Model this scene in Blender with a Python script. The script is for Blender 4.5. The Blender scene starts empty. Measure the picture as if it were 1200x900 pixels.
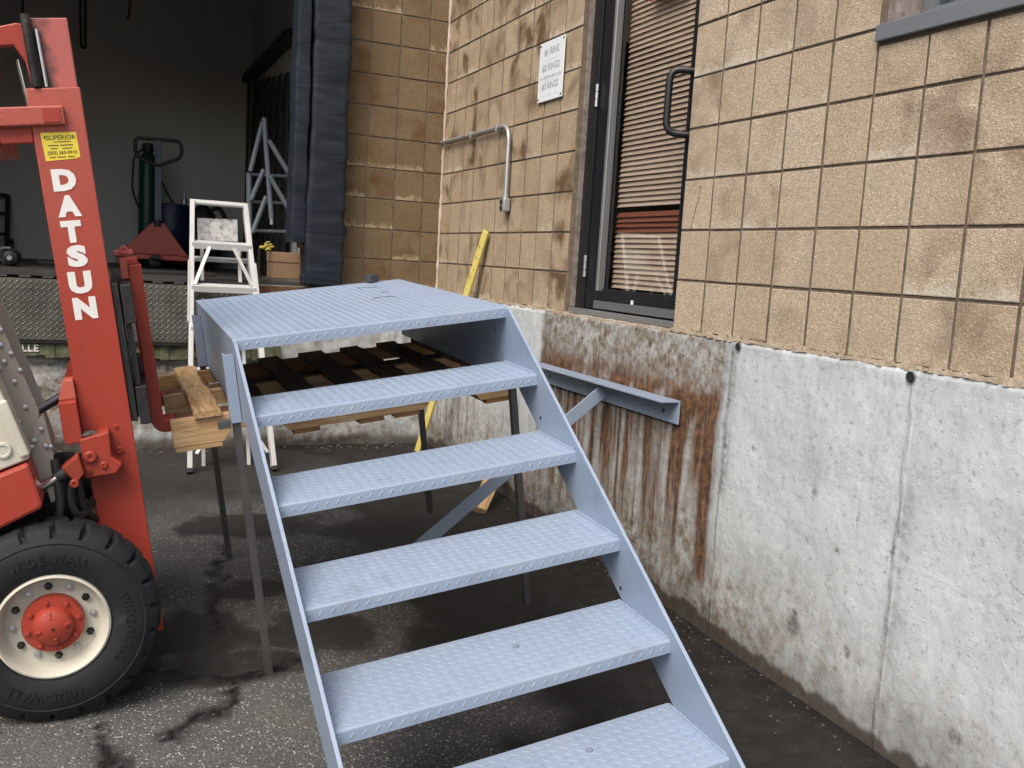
import bpy, bmesh, math, random
import numpy as np
from mathutils import Matrix, Vector, Euler

random.seed(7)
scene = bpy.context.scene
COL = scene.collection

# ------------------------------------------------------------------ camera, world, sun, exposure
cam_data = bpy.data.cameras.new('camera')
cam = bpy.data.objects.new('camera', cam_data)
COL.objects.link(cam)
cam_data.sensor_fit = 'HORIZONTAL'
cam_data.sensor_width = 36.0
cam_data.lens = 1122.4212 / 1200.0 * 36.0
cam_data.clip_start = 0.05
cam_data.clip_end = 600.0
_r = Vector((0.91611, -0.39637, 0.06029)); _d = Vector((0.00538, -0.13820, -0.99039)); _f = Vector((0.40089, 0.90763, -0.12448))
mw = Matrix.Identity(4)
for i in range(3):
    mw[i][0] = _r[i]; mw[i][1] = -_d[i]; mw[i][2] = -_f[i]
mw[0][3], mw[1][3], mw[2][3] = -2.23734, -6.44818, 1.31298
cam.matrix_world = mw
scene.camera = cam

SUN_EL, SUN_AZ = math.radians(50), math.radians(228)   # azimuth measured from +Y towards +X
world = bpy.data.worlds.new('World'); scene.world = world
world.use_nodes = True
wn = world.node_tree
sky = wn.nodes.new('ShaderNodeTexSky'); sky.sky_type = 'NISHITA'; sky.sun_disc = False
sky.sun_elevation = SUN_EL; sky.sun_rotation = SUN_AZ
sky.air_density = 1.0; sky.dust_density = 4.0; sky.ozone_density = 1.0
wn.links.new(sky.outputs[0], wn.nodes['Background'].inputs[0])
wn.nodes['Background'].inputs[1].default_value = 0.10
sun_data = bpy.data.lights.new('sun', 'SUN'); sun_data.energy = 1.5; sun_data.angle = math.radians(38)
sun_data.color = (1.0, 0.93, 0.83)
sun = bpy.data.objects.new('sun', sun_data); COL.objects.link(sun)
sdir = Vector((math.sin(SUN_AZ) * math.cos(SUN_EL), math.cos(SUN_AZ) * math.cos(SUN_EL), math.sin(SUN_EL)))
sun.rotation_euler = sdir.to_track_quat('Z', 'Y').to_euler()
scene.view_settings.view_transform = 'Standard'
scene.view_settings.look = 'None'
scene.view_settings.exposure = 0.92
scene.view_settings.gamma = 1.0
scene.render.engine = 'CYCLES'
scene.cycles.use_denoising = True
scene.cycles.use_adaptive_sampling = True
scene.cycles.adaptive_threshold = 0.015
scene.cycles.max_bounces = 4
scene.cycles.diffuse_bounces = 3
scene.cycles.glossy_bounces = 2
scene.cycles.transparent_max_bounces = 8
scene.cycles.caustics_reflective = False
scene.cycles.caustics_refractive = False

# ------------------------------------------------------------------ helpers: numpy noise
_rng = np.random.RandomState(3)
_LAT = _rng.rand(256, 256)
def vnoise(x, y):
    xi = np.floor(x).astype(int); yi = np.floor(y).astype(int)
    fx = x - xi; fy = y - yi
    fx = fx * fx * (3 - 2 * fx); fy = fy * fy * (3 - 2 * fy)
    a = _LAT[xi % 256, yi % 256]; b = _LAT[(xi + 1) % 256, yi % 256]
    c = _LAT[xi % 256, (yi + 1) % 256]; d = _LAT[(xi + 1) % 256, (yi + 1) % 256]
    return (a * (1 - fx) + b * fx) * (1 - fy) + (c * (1 - fx) + d * fx) * fy
def fbm(x, y, o=4):
    s = 0; a = 0.5; t = 0
    for i in range(o):
        s = s + a * vnoise(x + 17.3 * i, y + 5.1 * i); t += a; a *= 0.5; x = x * 2.03; y = y * 2.03
    return s / t
def sstep(a, b, x):
    t = np.clip((x - a) / (b - a), 0, 1); return t * t * (3 - 2 * t)
def seg_dist(px, py, pts):
    best = np.full(px.shape, 1e9)
    for (ax, ay), (bx, by) in zip(pts[:-1], pts[1:]):
        dx, dy = bx - ax, by - ay; L = dx * dx + dy * dy + 1e-12
        t = np.clip(((px - ax) * dx + (py - ay) * dy) / L, 0, 1)
        best = np.minimum(best, np.hypot(px - ax - t * dx, py - ay - t * dy))
    return best

# ------------------------------------------------------------------ helpers: materials
class Mat:
    def __init__(s, name, rough=0.6, metal=0.0, base=(0.5, 0.5, 0.5)):
        s.m = bpy.data.materials.new(name); s.m.use_nodes = True
        s.t = s.m.node_tree; s.b = s.t.nodes['Principled BSDF']
        s.b.inputs['Roughness'].default_value = rough; s.b.inputs['Metallic'].default_value = metal
        s.b.inputs['Base Color'].default_value = (*base, 1)
        s._geo = None; s._tc = None
    def n(s, typ, **kw):
        nd = s.t.nodes.new(typ)
        for k, v in kw.items(): setattr(nd, k, v)
        return nd
    def l(s, a, b): s.t.links.new(a, b)
    def setin(s, sock, v):
        if isinstance(v, bpy.types.NodeSocket): s.l(v, sock)
        elif isinstance(v, (tuple, list)): sock.default_value = (*v, 1) if len(v) == 3 and sock.type == 'RGBA' else v
        else: sock.default_value = v
    def pos(s):
        if not s._geo: s._geo = s.n('ShaderNodeNewGeometry')
        return s._geo.outputs['Position']
    def obj(s):
        if not s._tc: s._tc = s.n('ShaderNodeTexCoord')
        return s._tc.outputs['Object']
    def rand(s): return s.n('ShaderNodeObjectInfo').outputs['Random']
    def mapping(s, vec, scale=(1, 1, 1), loc=(0, 0, 0), rot=(0, 0, 0)):
        m = s.n('ShaderNodeMapping'); s.l(vec, m.inputs[0])
        m.inputs['Scale'].default_value = scale; m.inputs['Location'].default_value = loc; m.inputs['Rotation'].default_value = rot
        return m.outputs[0]
    def noise(s, vec, scale, detail=4, rough=0.55, dist=0.0):
        nd = s.n('ShaderNodeTexNoise'); s.l(vec, nd.inputs['Vector'])
        nd.inputs['Scale'].default_value = scale; nd.inputs['Detail'].default_value = detail
        nd.inputs['Roughness'].default_value = rough; nd.inputs['Distortion'].default_value = dist
        return nd.outputs['Fac']
    def voro(s, vec, scale, out='Distance', feature='F1'):
        nd = s.n('ShaderNodeTexVoronoi', feature=feature); s.l(vec, nd.inputs['Vector']); nd.inputs['Scale'].default_value = scale
        return nd.outputs[out]
    def ramp(s, fac, stops):
        r = s.n('ShaderNodeValToRGB'); s.l(fac, r.inputs[0])
        e = r.color_ramp.elements
        while len(e) < len(stops): e.new(0.5)
        for el, (p, c) in zip(e, stops):
            el.position = p; el.color = (*c, 1) if isinstance(c, tuple) else (c, c, c, 1)
        return r.outputs[0]
    def mix(s, fac, a, b, blend='MIX'):
        m = s.n('ShaderNodeMix', data_type='RGBA', blend_type=blend)
        s.setin(m.inputs[0], fac); s.setin(m.inputs[6], a); s.setin(m.inputs[7], b)
        return m.outputs[2]
    def math(s, op, a, b=0.5, c=None, clamp=False):
        m = s.n('ShaderNodeMath', operation=op, use_clamp=clamp)
        s.setin(m.inputs[0], a); s.setin(m.inputs[1], b)
        if c is not None: s.setin(m.inputs[2], c)
        return m.outputs[0]
    def sep(s, vec):
        x = s.n('ShaderNodeSeparateXYZ'); s.l(vec, x.inputs[0]); return x.outputs
    def attr(s, name):
        a = s.n('ShaderNodeAttribute', attribute_name=name); return a.outputs['Fac']
    def color(s, v): s.setin(s.b.inputs['Base Color'], v); return s
    def rough(s, v): s.setin(s.b.inputs['Roughness'], v); return s
    def bump(s, h, strength=0.3, dist=0.01, prev=None):
        b = s.n('ShaderNodeBump'); s.l(h, b.inputs['Height'])
        b.inputs['Strength'].default_value = strength; b.inputs['Distance'].default_value = dist
        if prev is not None: s.l(prev, b.inputs['Normal'])
        s.l(b.outputs[0], s.b.inputs['Normal']); return b.outputs[0]

def paint(name, base, rough=0.45, wear=0.25, grime=(0.05, 0.045, 0.04), gscale=3.0, chip=None, bump=0.15, metal=0.0, use_obj=True):
    m = Mat(name, rough, metal)
    v = m.obj() if use_obj else m.pos()
    n1 = m.noise(v, gscale, 6, 0.6)
    f = m.math('MULTIPLY', m.ramp(n1, [(0.42, 0.0), (0.75, 1.0)]), wear)
    tone = m.mix(m.noise(v, gscale * 0.35, 3), tuple(c * 0.88 for c in base), tuple(min(1, c * 1.12) for c in base))
    c = m.mix(f, tone, grime)
    if chip:
        n2 = m.noise(v, gscale * 9, 5, 0.7)
        c = m.mix(m.ramp(n2, [(0.66, 0.0), (0.69, 1.0)]), c, chip)
    m.color(c)
    m.rough(m.ramp(m.noise(v, gscale * 4, 4), [(0.2, max(0.05, rough - 0.12)), (0.8, min(1, rough + 0.15))]))
    if bump: m.bump(m.noise(v, gscale * 40, 3), bump, 0.002)
    return m.m

MT = {}
def _stair():
    m = Mat('blue_grey_paint', 0.4)
    o = m.obj(); P = m.pos()
    base = m.mix(m.noise(P, 2.2, 4), (0.245, 0.312, 0.425), (0.286, 0.355, 0.468))
    base = m.mix(m.ramp(m.noise(P, 11, 6, 0.7), [(0.50, 0.0), (0.78, 0.35)]), base, (0.36, 0.40, 0.45))      # dust
    base = m.mix(m.ramp(m.noise(P, 5.5, 7, 0.75), [(0.28, 0.40), (0.44, 0.0)]), base, (0.15, 0.165, 0.19))    # grime
    scr = m.noise(m.mapping(P, (9, 130, 60), rot=(0.0, 0.0, 0.5)), 1.0, 3, 0.6)
    base = m.mix(m.ramp(scr, [(0.70, 0.0), (0.76, 0.45)]), base, (0.17, 0.19, 0.23))
    m.color(base)
    m.rough(m.ramp(m.noise(P, 9, 5, 0.7), [(0.3, 0.30), (0.7, 0.52)]))
    m.bump(m.noise(P, 140, 3), 0.12, 0.002); return m.m
MT['stair'] = _stair()
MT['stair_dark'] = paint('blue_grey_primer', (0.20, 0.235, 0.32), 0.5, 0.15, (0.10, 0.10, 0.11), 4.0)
MT['tube'] = paint('bare_dark_steel', (0.085, 0.085, 0.088), 0.42, 0.4, (0.15, 0.14, 0.13), 6.0, metal=0.4)
MT['black_steel'] = paint('black_steel', (0.014, 0.014, 0.015), 0.5, 0.35, (0.045, 0.042, 0.04), 6.0)
MT['red'] = paint('red_paint', (0.36, 0.046, 0.027), 0.42, 0.35, (0.14, 0.045, 0.032), 4.0, chip=None, bump=0.25)
MT['red_old'] = paint('faded_red_paint', (0.58, 0.13, 0.095), 0.55, 0.3, (0.12, 0.07, 0.055), 3.0, chip=(0.2, 0.16, 0.14), bump=0.3)
MT['cream'] = paint('cream_paint', (0.59, 0.575, 0.49), 0.4, 0.25, (0.26, 0.21, 0.15), 6.0)
MT['taupe'] = paint('taupe_metal', (0.27, 0.245, 0.215), 0.42, 0.25, (0.12, 0.10, 0.085), 4.0)
MT['white_alu'] = paint('white_ladder_paint', (0.54, 0.55, 0.55), 0.45, 0.30, (0.34, 0.33, 0.31), 9.0)
MT['splatter'] = Mat('paint_splattered_metal', 0.6).m
def _spl():
    m = Mat('paint_splattered_shelf', 0.6)
    n = m.noise(m.obj(), 26, 5, 0.7)
    m.color(m.ramp(n, [(0.34, (0.16, 0.16, 0.16)), (0.42, (0.40, 0.40, 0.40)), (0.55, (0.60, 0.60, 0.59))])); return m.m
MT['splatter'] = _spl()
MT['chrome'] = Mat('chrome', 0.12, 1.0, (0.75, 0.76, 0.78)).m
MT['galv'] = paint('galvanised_steel', (0.50, 0.51, 0.52), 0.4, 0.35, (0.22, 0.22, 0.22), 14.0, metal=0.7)
MT['alu'] = paint('brushed_aluminium', (0.62, 0.63, 0.64), 0.35, 0.2, (0.35, 0.35, 0.35), 10.0, metal=0.85)
MT['door_black'] = paint('black_anodised_frame', (0.009, 0.010, 0.013), 0.34, 0.12, (0.03, 0.03, 0.033), 5.0, bump=0.0)
MT['black_plastic'] = Mat('black_plastic', 0.4, 0, (0.015, 0.015, 0.016)).m
MT['gasket'] = Mat('grey_gasket', 0.6, 0, (0.12, 0.125, 0.13)).m
MT['navy'] = paint('navy_drum', (0.012, 0.018, 0.06), 0.45, 0.3, (0.03, 0.03, 0.04), 4.0)
MT['green'] = paint('green_cylinder', (0.012, 0.065, 0.05), 0.35, 0.2, (0.02, 0.03, 0.03), 5.0)
MT['grey_steel'] = paint('grey_ladder_paint', (0.14, 0.165, 0.19), 0.5, 0.2, (0.06, 0.06, 0.065), 5.0)
MT['white_text'] = paint('white_lettering', (0.80, 0.80, 0.79), 0.5, 0.12, (0.5, 0.42, 0.4), 30.0, bump=0.0)
MT['sticker'] = paint('yellow_sticker', (0.78, 0.62, 0.045), 0.4, 0.15, (0.8, 0.75, 0.4), 20.0, bump=0.0)
MT['ink'] = Mat('sticker_ink', 0.6, 0, (0.11, 0.10, 0.03)).m
MT['sign_white'] = paint('white_sign', (0.76, 0.80, 0.82), 0.4, 0.15, (0.6, 0.62, 0.62), 8.0, bump=0.0)
MT['faded_ink'] = Mat('faded_sign_ink', 0.6, 0, (0.36, 0.38, 0.41)).m
MT['fainter_ink'] = Mat('fainter_sign_ink', 0.6, 0, (0.62, 0.65, 0.68)).m
MT['rubber_black'] = Mat('black_rubber', 0.6, 0, (0.018, 0.018, 0.019)).m
MT['red_sign'] = Mat('red_sign', 0.4, 0, (0.5, 0.02, 0.03)).m
MT['yellow_plastic'] = paint('yellow_board', (0.66, 0.55, 0.14), 0.55, 0.6, (0.40, 0.35, 0.16), 14.0)
MT['yellow_cloth'] = Mat('yellow_cloth', 0.8, 0, (0.55, 0.45, 0.10)).m
MT['tan_rope'] = Mat('tan_rope', 0.9, 0, (0.28, 0.15, 0.09)).m

def _tyre():
    m = Mat('tyre_rubber', 0.72); m.b.inputs['Specular IOR Level'].default_value = 0.35
    n = m.noise(m.obj(), 9, 6, 0.65)
    m.color(m.ramp(n, [(0.3, (0.008, 0.0095, 0.012)), (0.62, (0.015, 0.017, 0.021)), (0.88, (0.055, 0.054, 0.053))]))
    m.bump(m.noise(m.obj(), 160, 4), 0.35, 0.002); return m.m
MT['tyre'] = _tyre()

def _wood(name, a, b, c, rough=0.75, ax=0):
    m = Mat(name, rough)
    sc = [46, 46, 46]; sc[ax] = 2.6
    v = m.mapping(m.obj(), tuple(sc))
    add = m.n('ShaderNodeVectorMath', operation='ADD'); m.l(v, add.inputs[0])
    cmb = m.n('ShaderNodeCombineXYZ'); r = m.math('MULTIPLY', m.rand(), 37.0)
    for i in range(3): m.l(r, cmb.inputs[i])
    m.l(cmb.outputs[0], add.inputs[1])
    g = m.noise(add.outputs[0], 1.6, 6, 0.6, 0.8)
    col = m.ramp(g, [(0.28, a), (0.5, b), (0.72, c)])
    blot = m.noise(m.obj(), 5, 4)
    col = m.mix(m.ramp(blot, [(0.55, 0.0), (0.8, 0.55)]), col, tuple(x * 0.35 for x in a))
    m.color(col); m.bump(g, 0.45, 0.004); return m.m
MT['pine'] = _wood('fresh_pine', (0.24, 0.125, 0.05), (0.47, 0.30, 0.15), (0.60, 0.43, 0.25))
MT['pine_y'] = _wood('rough_pine_board', (0.20, 0.105, 0.04), (0.42, 0.26, 0.12), (0.55, 0.38, 0.21), ax=1)
MT['old_wood_y'] = _wood('dark_weathered_board', (0.05, 0.03, 0.018), (0.125, 0.078, 0.045), (0.21, 0.135, 0.08), ax=1)
MT['brown_wood'] = _wood('brown_pallet_wood', (0.16, 0.08, 0.03), (0.26, 0.14, 0.06), (0.36, 0.21, 0.10))
MT['cardboard'] = paint('cardboard', (0.30, 0.19, 0.11), 0.85, 0.15, (0.2, 0.12, 0.07), 8.0)
MT['foam'] = Mat('tan_foam', 0.95, 0, (0.20, 0.13, 0.05)).m

def _block(name, stain, bright, tint=(1, 1, 1)):
    m = Mat(name, 0.85)
    P = m.pos(); r = m.rand()
    v1 = m.voro(P, 210, 'Color'); sp = m.sep(v1)[0]
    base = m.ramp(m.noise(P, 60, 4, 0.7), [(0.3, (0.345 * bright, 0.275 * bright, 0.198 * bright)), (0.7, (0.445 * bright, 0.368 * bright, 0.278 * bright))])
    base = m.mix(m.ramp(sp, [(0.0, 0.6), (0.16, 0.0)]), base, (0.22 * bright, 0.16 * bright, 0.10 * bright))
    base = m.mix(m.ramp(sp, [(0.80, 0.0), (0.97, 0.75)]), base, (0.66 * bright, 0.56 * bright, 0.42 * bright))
    # block-to-block tone
    base = m.mix(m.math('MULTIPLY', r, 0.28), base, (0.27 * bright, 0.185 * bright, 0.11 * bright))
    # brown water stains hanging below the joints, in patches
    patch = m.ramp(m.noise(P, 1.7, 2, 0.5), [(0.44, 0.0), (0.62, 1.0)])
    blot = m.ramp(m.noise(P, 6.0, 2, 0.5, 0.5), [(0.44, 0.0), (0.70, 1.0)])
    r2 = m.ramp(m.math('FRACT', m.math('MULTIPLY', r, 17.31)), [(0.35, 0.0), (0.75, 1.0)])
    st = m.math('MULTIPLY', m.math('MULTIPLY', blot, m.math('ADD', m.math('MULTIPLY', patch, 0.7), m.math('MULTIPLY', r2, 0.50))), stain, clamp=True)
    base = m.mix(st, base, (0.125, 0.075, 0.038))
    # pale salts along the lower edge of some blocks
    oz = m.sep(m.obj())[2]
    low = m.ramp(m.math('ADD', m.math('MULTIPLY', oz, -5.0), m.math('MULTIPLY', m.noise(P, 30, 5), 0.75)), [(0.68, 0.0), (0.86, 1.0)])
    r3 = m.ramp(m.math('FRACT', m.math('MULTIPLY', r, 41.7)), [(0.62, 0.0), (0.9, 0.55)])
    base = m.mix(m.math('MULTIPLY', low, r3), base, (0.62, 0.58, 0.50))
    if tint != (1, 1, 1): base = m.mix(1.0, base, tint, 'MULTIPLY')
    m.color(base)
    b1 = m.bump(m.voro(P, 230), 0.35, 0.004)
    m.bump(m.noise(P, 90, 4, 0.7), 0.45, 0.006, b1)
    return m.m
MT['block'] = _block('tan_block', 0.60, 1.17, (0.99, 0.99, 0.97))
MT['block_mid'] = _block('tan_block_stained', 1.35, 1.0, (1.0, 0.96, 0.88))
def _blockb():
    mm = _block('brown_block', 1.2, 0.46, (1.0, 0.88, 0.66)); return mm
MT['block_dark'] = _blockb()  # stained brown, with some shade of the recessed corner put into the colour
m = Mat('mortar_joint', 0.95); m.color(m.ramp(m.noise(m.pos(), 25, 5), [(0.3, (0.115, 0.088, 0.063)), (0.7, (0.21, 0.165, 0.12))])); m.bump(m.noise(m.pos(), 120, 4), 0.5, 0.004); MT['mortar'] = m.m
m = Mat('pale_mortar', 0.95); m.color(m.ramp(m.noise(m.pos(), 18, 5), [(0.3, (0.33, 0.26, 0.18)), (0.7, (0.55, 0.47, 0.37))])); m.bump(m.noise(m.pos(), 60, 4), 0.8, 0.006); MT['pale_mortar'] = m.m
m = Mat('corner_caulk', 0.7); m.color(m.ramp(m.noise(m.pos(), 14, 4), [(0.3, (0.40, 0.31, 0.25)), (0.7, (0.60, 0.50, 0.43))])); MT['caulk'] = m.m

def _concrete():
    m = Mat('weathered_concrete', 0.85)
    P = m.pos()
    vs = m.mapping(P, (9, 9, 0.9))
    stre = m.noise(vs, 1.6, 5, 0.62)
    n1 = m.noise(P, 3.2, 5, 0.62); n2 = m.noise(P, 45, 4, 0.7)
    c = m.ramp(n1, [(0.22, (0.43, 0.465, 0.475)), (0.50, (0.525, 0.565, 0.58)), (0.75, (0.60, 0.645, 0.665))])
    c = m.mix(m.ramp(stre, [(0.32, 0.28), (0.46, 0.0)]), c, (0.28, 0.285, 0.28))
    c = m.mix(m.ramp(stre, [(0.56, 0.0), (0.75, 0.35)]), c, (0.62, 0.635, 0.645))
    c = m.mix(m.ramp(n2, [(0.33, 0.6), (0.43, 0.0)]), c, (0.24, 0.24, 0.23))
    c = m.mix(m.ramp(n2, [(0.56, 0.0), (0.70, 0.6)]), c, (0.66, 0.67, 0.67))
    gr = m.noise(P, 9, 6, 0.75, 0.3)
    c = m.mix(m.ramp(gr, [(0.30, 0.25), (0.42, 0.0)]), c, (0.26, 0.265, 0.25))
    tan = m.attr('tan'); fine = m.noise(P, 22, 6, 0.7)
    c = m.mix(m.math('MULTIPLY', tan, m.ramp(fine, [(0.38, 1.0), (0.62, 0.25)])), c, m.ramp(m.noise(P, 55, 5, 0.7), [(0.35, (0.075, 0.050, 0.030)), (0.6, (0.24, 0.175, 0.105))]))
    ru = m.attr('rust')
    rf = m.math('MULTIPLY', ru, m.ramp(m.noise(m.mapping(P, (60, 60, 5)), 1.0, 6, 0.7), [(0.25, 1.5), (0.75, 0.6)]), clamp=True)
    rc = m.ramp(m.noise(P, 30, 5, 0.7), [(0.32, (0.030, 0.015, 0.010)), (0.50, (0.115, 0.052, 0.022)), (0.75, (0.27, 0.135, 0.055))])
    c = m.mix(rf, c, rc)
    dk = m.attr('dark')
    c = m.mix(m.math('MULTIPLY', dk, m.ramp(m.noise(P, 38, 6, 0.7), [(0.3, 1.0), (0.62, 0.25)])), c, (0.055, 0.05, 0.042))
    dm = m.attr('damp')
    c = m.mix(dm, c, (0.040, 0.028, 0.019))
    m.color(c)
    pit = m.voro(m.mapping(P, (1, 1, 1)), 34)
    pits = m.ramp(pit, [(0.06, 0.0), (0.16, 1.0)])
    b = m.bump(m.noise(P, 26, 5, 0.7), 0.40, 0.010)
    b = m.bump(pits, 0.35, 0.004, b)
    m.bump(m.attr('groove'), 0.7, 0.005, b)
    return m.m
MT['concrete'] = _concrete()

def _asphalt():
    m = Mat('asphalt', 0.85)
    P = m.pos(); flat = m.mapping(P, (1, 1, 0.3))
    vc = m.voro(flat, 125, 'Color'); rr = m.sep(vc)
    vd = m.voro(flat, 125)
    tone = m.noise(P, 1.4, 6, 0.6)
    base = m.ramp(tone, [(0.3, (0.062, 0.062, 0.063)), (0.7, (0.105, 0.104, 0.102))])
    stone = m.ramp(rr[1], [(0.0, (0.05, 0.05, 0.05)), (0.50, (0.13, 0.128, 0.125)), (0.82, (0.25, 0.245, 0.238)), (1.0, (0.52, 0.51, 0.49))])
    isst = m.math('MULTIPLY', m.ramp(rr[0], [(0.22, 0.0), (0.34, 1.0)]), m.ramp(vd, [(0.34, 1.0), (0.52, 0.0)]))
    wet = m.attr('wet'); wetf = m.math('MULTIPLY', wet, m.ramp(m.noise(P, 14, 6, 0.65), [(0.25, 1.1), (0.8, 0.75)]), clamp=True)
    cover = m.math('MULTIPLY', isst, m.ramp(wetf, [(0.0, 1.0), (1.0, 0.18)]))
    c = m.mix(cover, base, stone)
    c = m.mix(m.math('MULTIPLY', m.attr('dust'), 0.3), c, (0.15, 0.14, 0.125))
    c = m.mix(m.math('MULTIPLY', wetf, 0.93), c, (0.0060, 0.0052, 0.0045))
    c = m.mix(m.math('MULTIPLY', m.attr('brown'), m.ramp(m.noise(P, 9, 6, 0.7), [(0.40, 0.0), (0.75, 0.6)])), c, (0.020, 0.0145, 0.010))
    cr = m.attr('crack')
    c = m.mix(cr, c, (0.006, 0.006, 0.006))
    m.color(c)
    m.rough(m.ramp(wetf, [(0.0, 0.92), (1.0, 0.62)])); m.b.inputs['Specular IOR Level'].default_value = 0.28
    h = m.math('SUBTRACT', m.math('ADD', m.math('MULTIPLY', m.ramp(vd, [(0.0, 1.0), (0.6, 0.0)]), m.ramp(wetf, [(0.0, 1.0), (1.0, 0.45)])), m.math('MULTIPLY', m.noise(P, 60, 5, 0.7), 0.8)), m.math('MULTIPLY', cr, 2.0))
    m.bump(h, 0.6, 0.005)
    return m.m
MT['asphalt'] = _asphalt()

def _vinyl():
    m = Mat('navy_vinyl', 0.68); m.b.inputs['Specular IOR Level'].default_value = 0.3
    P = m.pos()
    m.color(m.ramp(m.noise(P, 6, 5, 0.6), [(0.3, (0.008, 0.012, 0.020)), (0.75, (0.017, 0.024, 0.036))]))
    b = m.bump(m.noise(m.mapping(P, (3, 3, 11)), 1.0, 3, 0.5, 0.8), 0.35, 0.03)
    m.bump(m.noise(P, 220, 3), 0.2, 0.002, b); return m.m
MT['vinyl'] = _vinyl()
def _glass():
    m = bpy.data.materials.new('window_glass'); m.use_nodes = True
    b = m.node_tree.nodes['Principled BSDF']
    b.inputs['Transmission Weight'].default_value = 1.0; b.inputs['Roughness'].default_value = 0.0; b.inputs['IOR'].default_value = 1.45
    b.inputs['Base Color'].default_value = (0.93, 0.95, 0.95, 1); return m
def _thin_glass(name, tint, refl):
    m = bpy.data.materials.new(name); m.use_nodes = True; t = m.node_tree
    for n in list(t.nodes):
        if n.type == 'BSDF_PRINCIPLED': t.nodes.remove(n)
    tr = t.nodes.new('ShaderNodeBsdfTransparent'); tr.inputs[0].default_value = (*tint, 1)
    gl = t.nodes.new('ShaderNodeBsdfGlossy'); gl.inputs['Roughness'].default_value = 0.02
    fr = t.nodes.new('ShaderNodeFresnel'); fr.inputs[0].default_value = 1.5
    ml = t.nodes.new('ShaderNodeMath'); ml.operation = 'MULTIPLY'; ml.inputs[1].default_value = refl
    t.links.new(fr.outputs[0], ml.inputs[0])
    ge = t.nodes.new('ShaderNodeNewGeometry'); fb = t.nodes.new('ShaderNodeMath'); fb.operation = 'SUBTRACT'; fb.inputs[0].default_value = 1.0
    t.links.new(ge.outputs['Backfacing'], fb.inputs[1]); m3 = t.nodes.new('ShaderNodeMath'); m3.operation = 'MULTIPLY'
    t.links.new(ml.outputs[0], m3.inputs[0]); t.links.new(fb.outputs[0], m3.inputs[1])
    mx = t.nodes.new('ShaderNodeMixShader'); t.links.new(m3.outputs[0], mx.inputs[0])
    t.links.new(tr.outputs[0], mx.inputs[1]); t.links.new(gl.outputs[0], mx.inputs[2])
    t.links.new(mx.outputs[0], t.nodes['Material Output'].inputs[0]); return m
MT['glass'] = _thin_glass('door_glass', (0.95, 0.96, 0.96), 2.6)
MT['glass_dark'] = _thin_glass('window_pane_glass', (0.75, 0.8, 0.82), 1.6)
m = Mat('blind_slat', 0.5); m.color(m.mix(m.rand(), (0.62, 0.46, 0.345), (0.70, 0.54, 0.42))); MT['slat'] = m.m
m = Mat('red_reflection_slat', 0.5); m.color(m.mix(m.rand(), (0.27, 0.085, 0.05), (0.33, 0.12, 0.075))); MT['slat_reflection'] = m.m  # red reflection in the door glass, put into the slat colour
m = Mat('dark_room', 0.9, 0, (0.035, 0.028, 0.024)); MT['dark_room'] = m.m
MT['wand'] = Mat('pale_wand', 0.5, 0, (0.72, 0.56, 0.42)).m
m = Mat('interior_paint', 0.85); m.color(m.ramp(m.noise(m.pos(), 1.2, 5), [(0.3, (0.60, 0.59, 0.55)), (0.7, (0.68, 0.67, 0.63))])); m.bump(m.noise(m.pos(), 30, 4), 0.1, 0.004); MT['interior'] = m.m
m = Mat('ceiling_dark', 0.9, 0, (0.05, 0.05, 0.05)); MT['ceiling'] = m.m
m = Mat('dock_floor', 0.6); m.color(m.ramp(m.noise(m.pos(), 4, 6), [(0.3, (0.022, 0.022, 0.023)), (0.7, (0.055, 0.053, 0.05))])); m.bump(m.noise(m.pos(), 30, 5), 0.3, 0.004); MT['dock_floor'] = m.m
m = Mat('worn_plate', 0.6, 0.1); m.color(m.ramp(m.noise(m.pos(), 7, 6, 0.65), [(0.3, (0.060, 0.058, 0.050)), (0.5, (0.095, 0.092, 0.080)), (0.75, (0.14, 0.134, 0.116))])); m.bump(m.noise(m.pos(), 90, 4), 0.2, 0.002); MT['plate'] = m.m
m = Mat('green_bumper_paint', 0.8); m.color(m.ramp(m.noise(m.pos(), 8, 6, 0.65), [(0.32, (0.05, 0.05, 0.032)), (0.5, (0.15, 0.16, 0.085)), (0.62, (0.17, 0.22, 0.14)), (0.8, (0.24, 0.20, 0.10))])); m.bump(m.noise(m.pos(), 30, 5), 0.6, 0.008); MT['bumper'] = m.m
m = Mat('dirty_curtain', 0.7); m.color(m.ramp(m.noise(m.mapping(m.pos(), (20, 20, 2)), 1.0, 5, 0.7), [(0.35, (0.008, 0.008, 0.009)), (0.7, (0.02, 0.02, 0.022)), (0.85, (0.10, 0.10, 0.10))])); MT['curtain'] = m.m
m = Mat('dirty_grease', 0.45, 0.5); m.color(m.ramp(m.noise(m.obj(), 14, 6, 0.7), [(0.35, (0.015, 0.015, 0.016)), (0.6, (0.06, 0.058, 0.056)), (0.8, (0.22, 0.20, 0.19))])); MT['grease'] = m.m
def _red_grease():
    m = Mat('greasy_red_rail', 0.45)
    o = m.sep(m.obj())
    n = m.noise(m.obj(), 12, 5, 0.65)
    lim = m.math('ADD', m.math('MULTIPLY', o[0], -9.0), m.math('MULTIPLY', n, 1.3))
    f = m.ramp(m.math('SUBTRACT', lim, 3.55), [(0.45, 0.0), (0.80, 1.0)])
    c = m.mix(f, m.mix(m.noise(m.obj(), 6, 4), (0.42, 0.10, 0.085), (0.50, 0.15, 0.13)), (0.03, 0.026, 0.026))
    m.color(c); m.bump(m.noise(m.obj(), 120, 3), 0.2, 0.002); return m.m
MT['red_grease'] = _red_grease()
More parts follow.
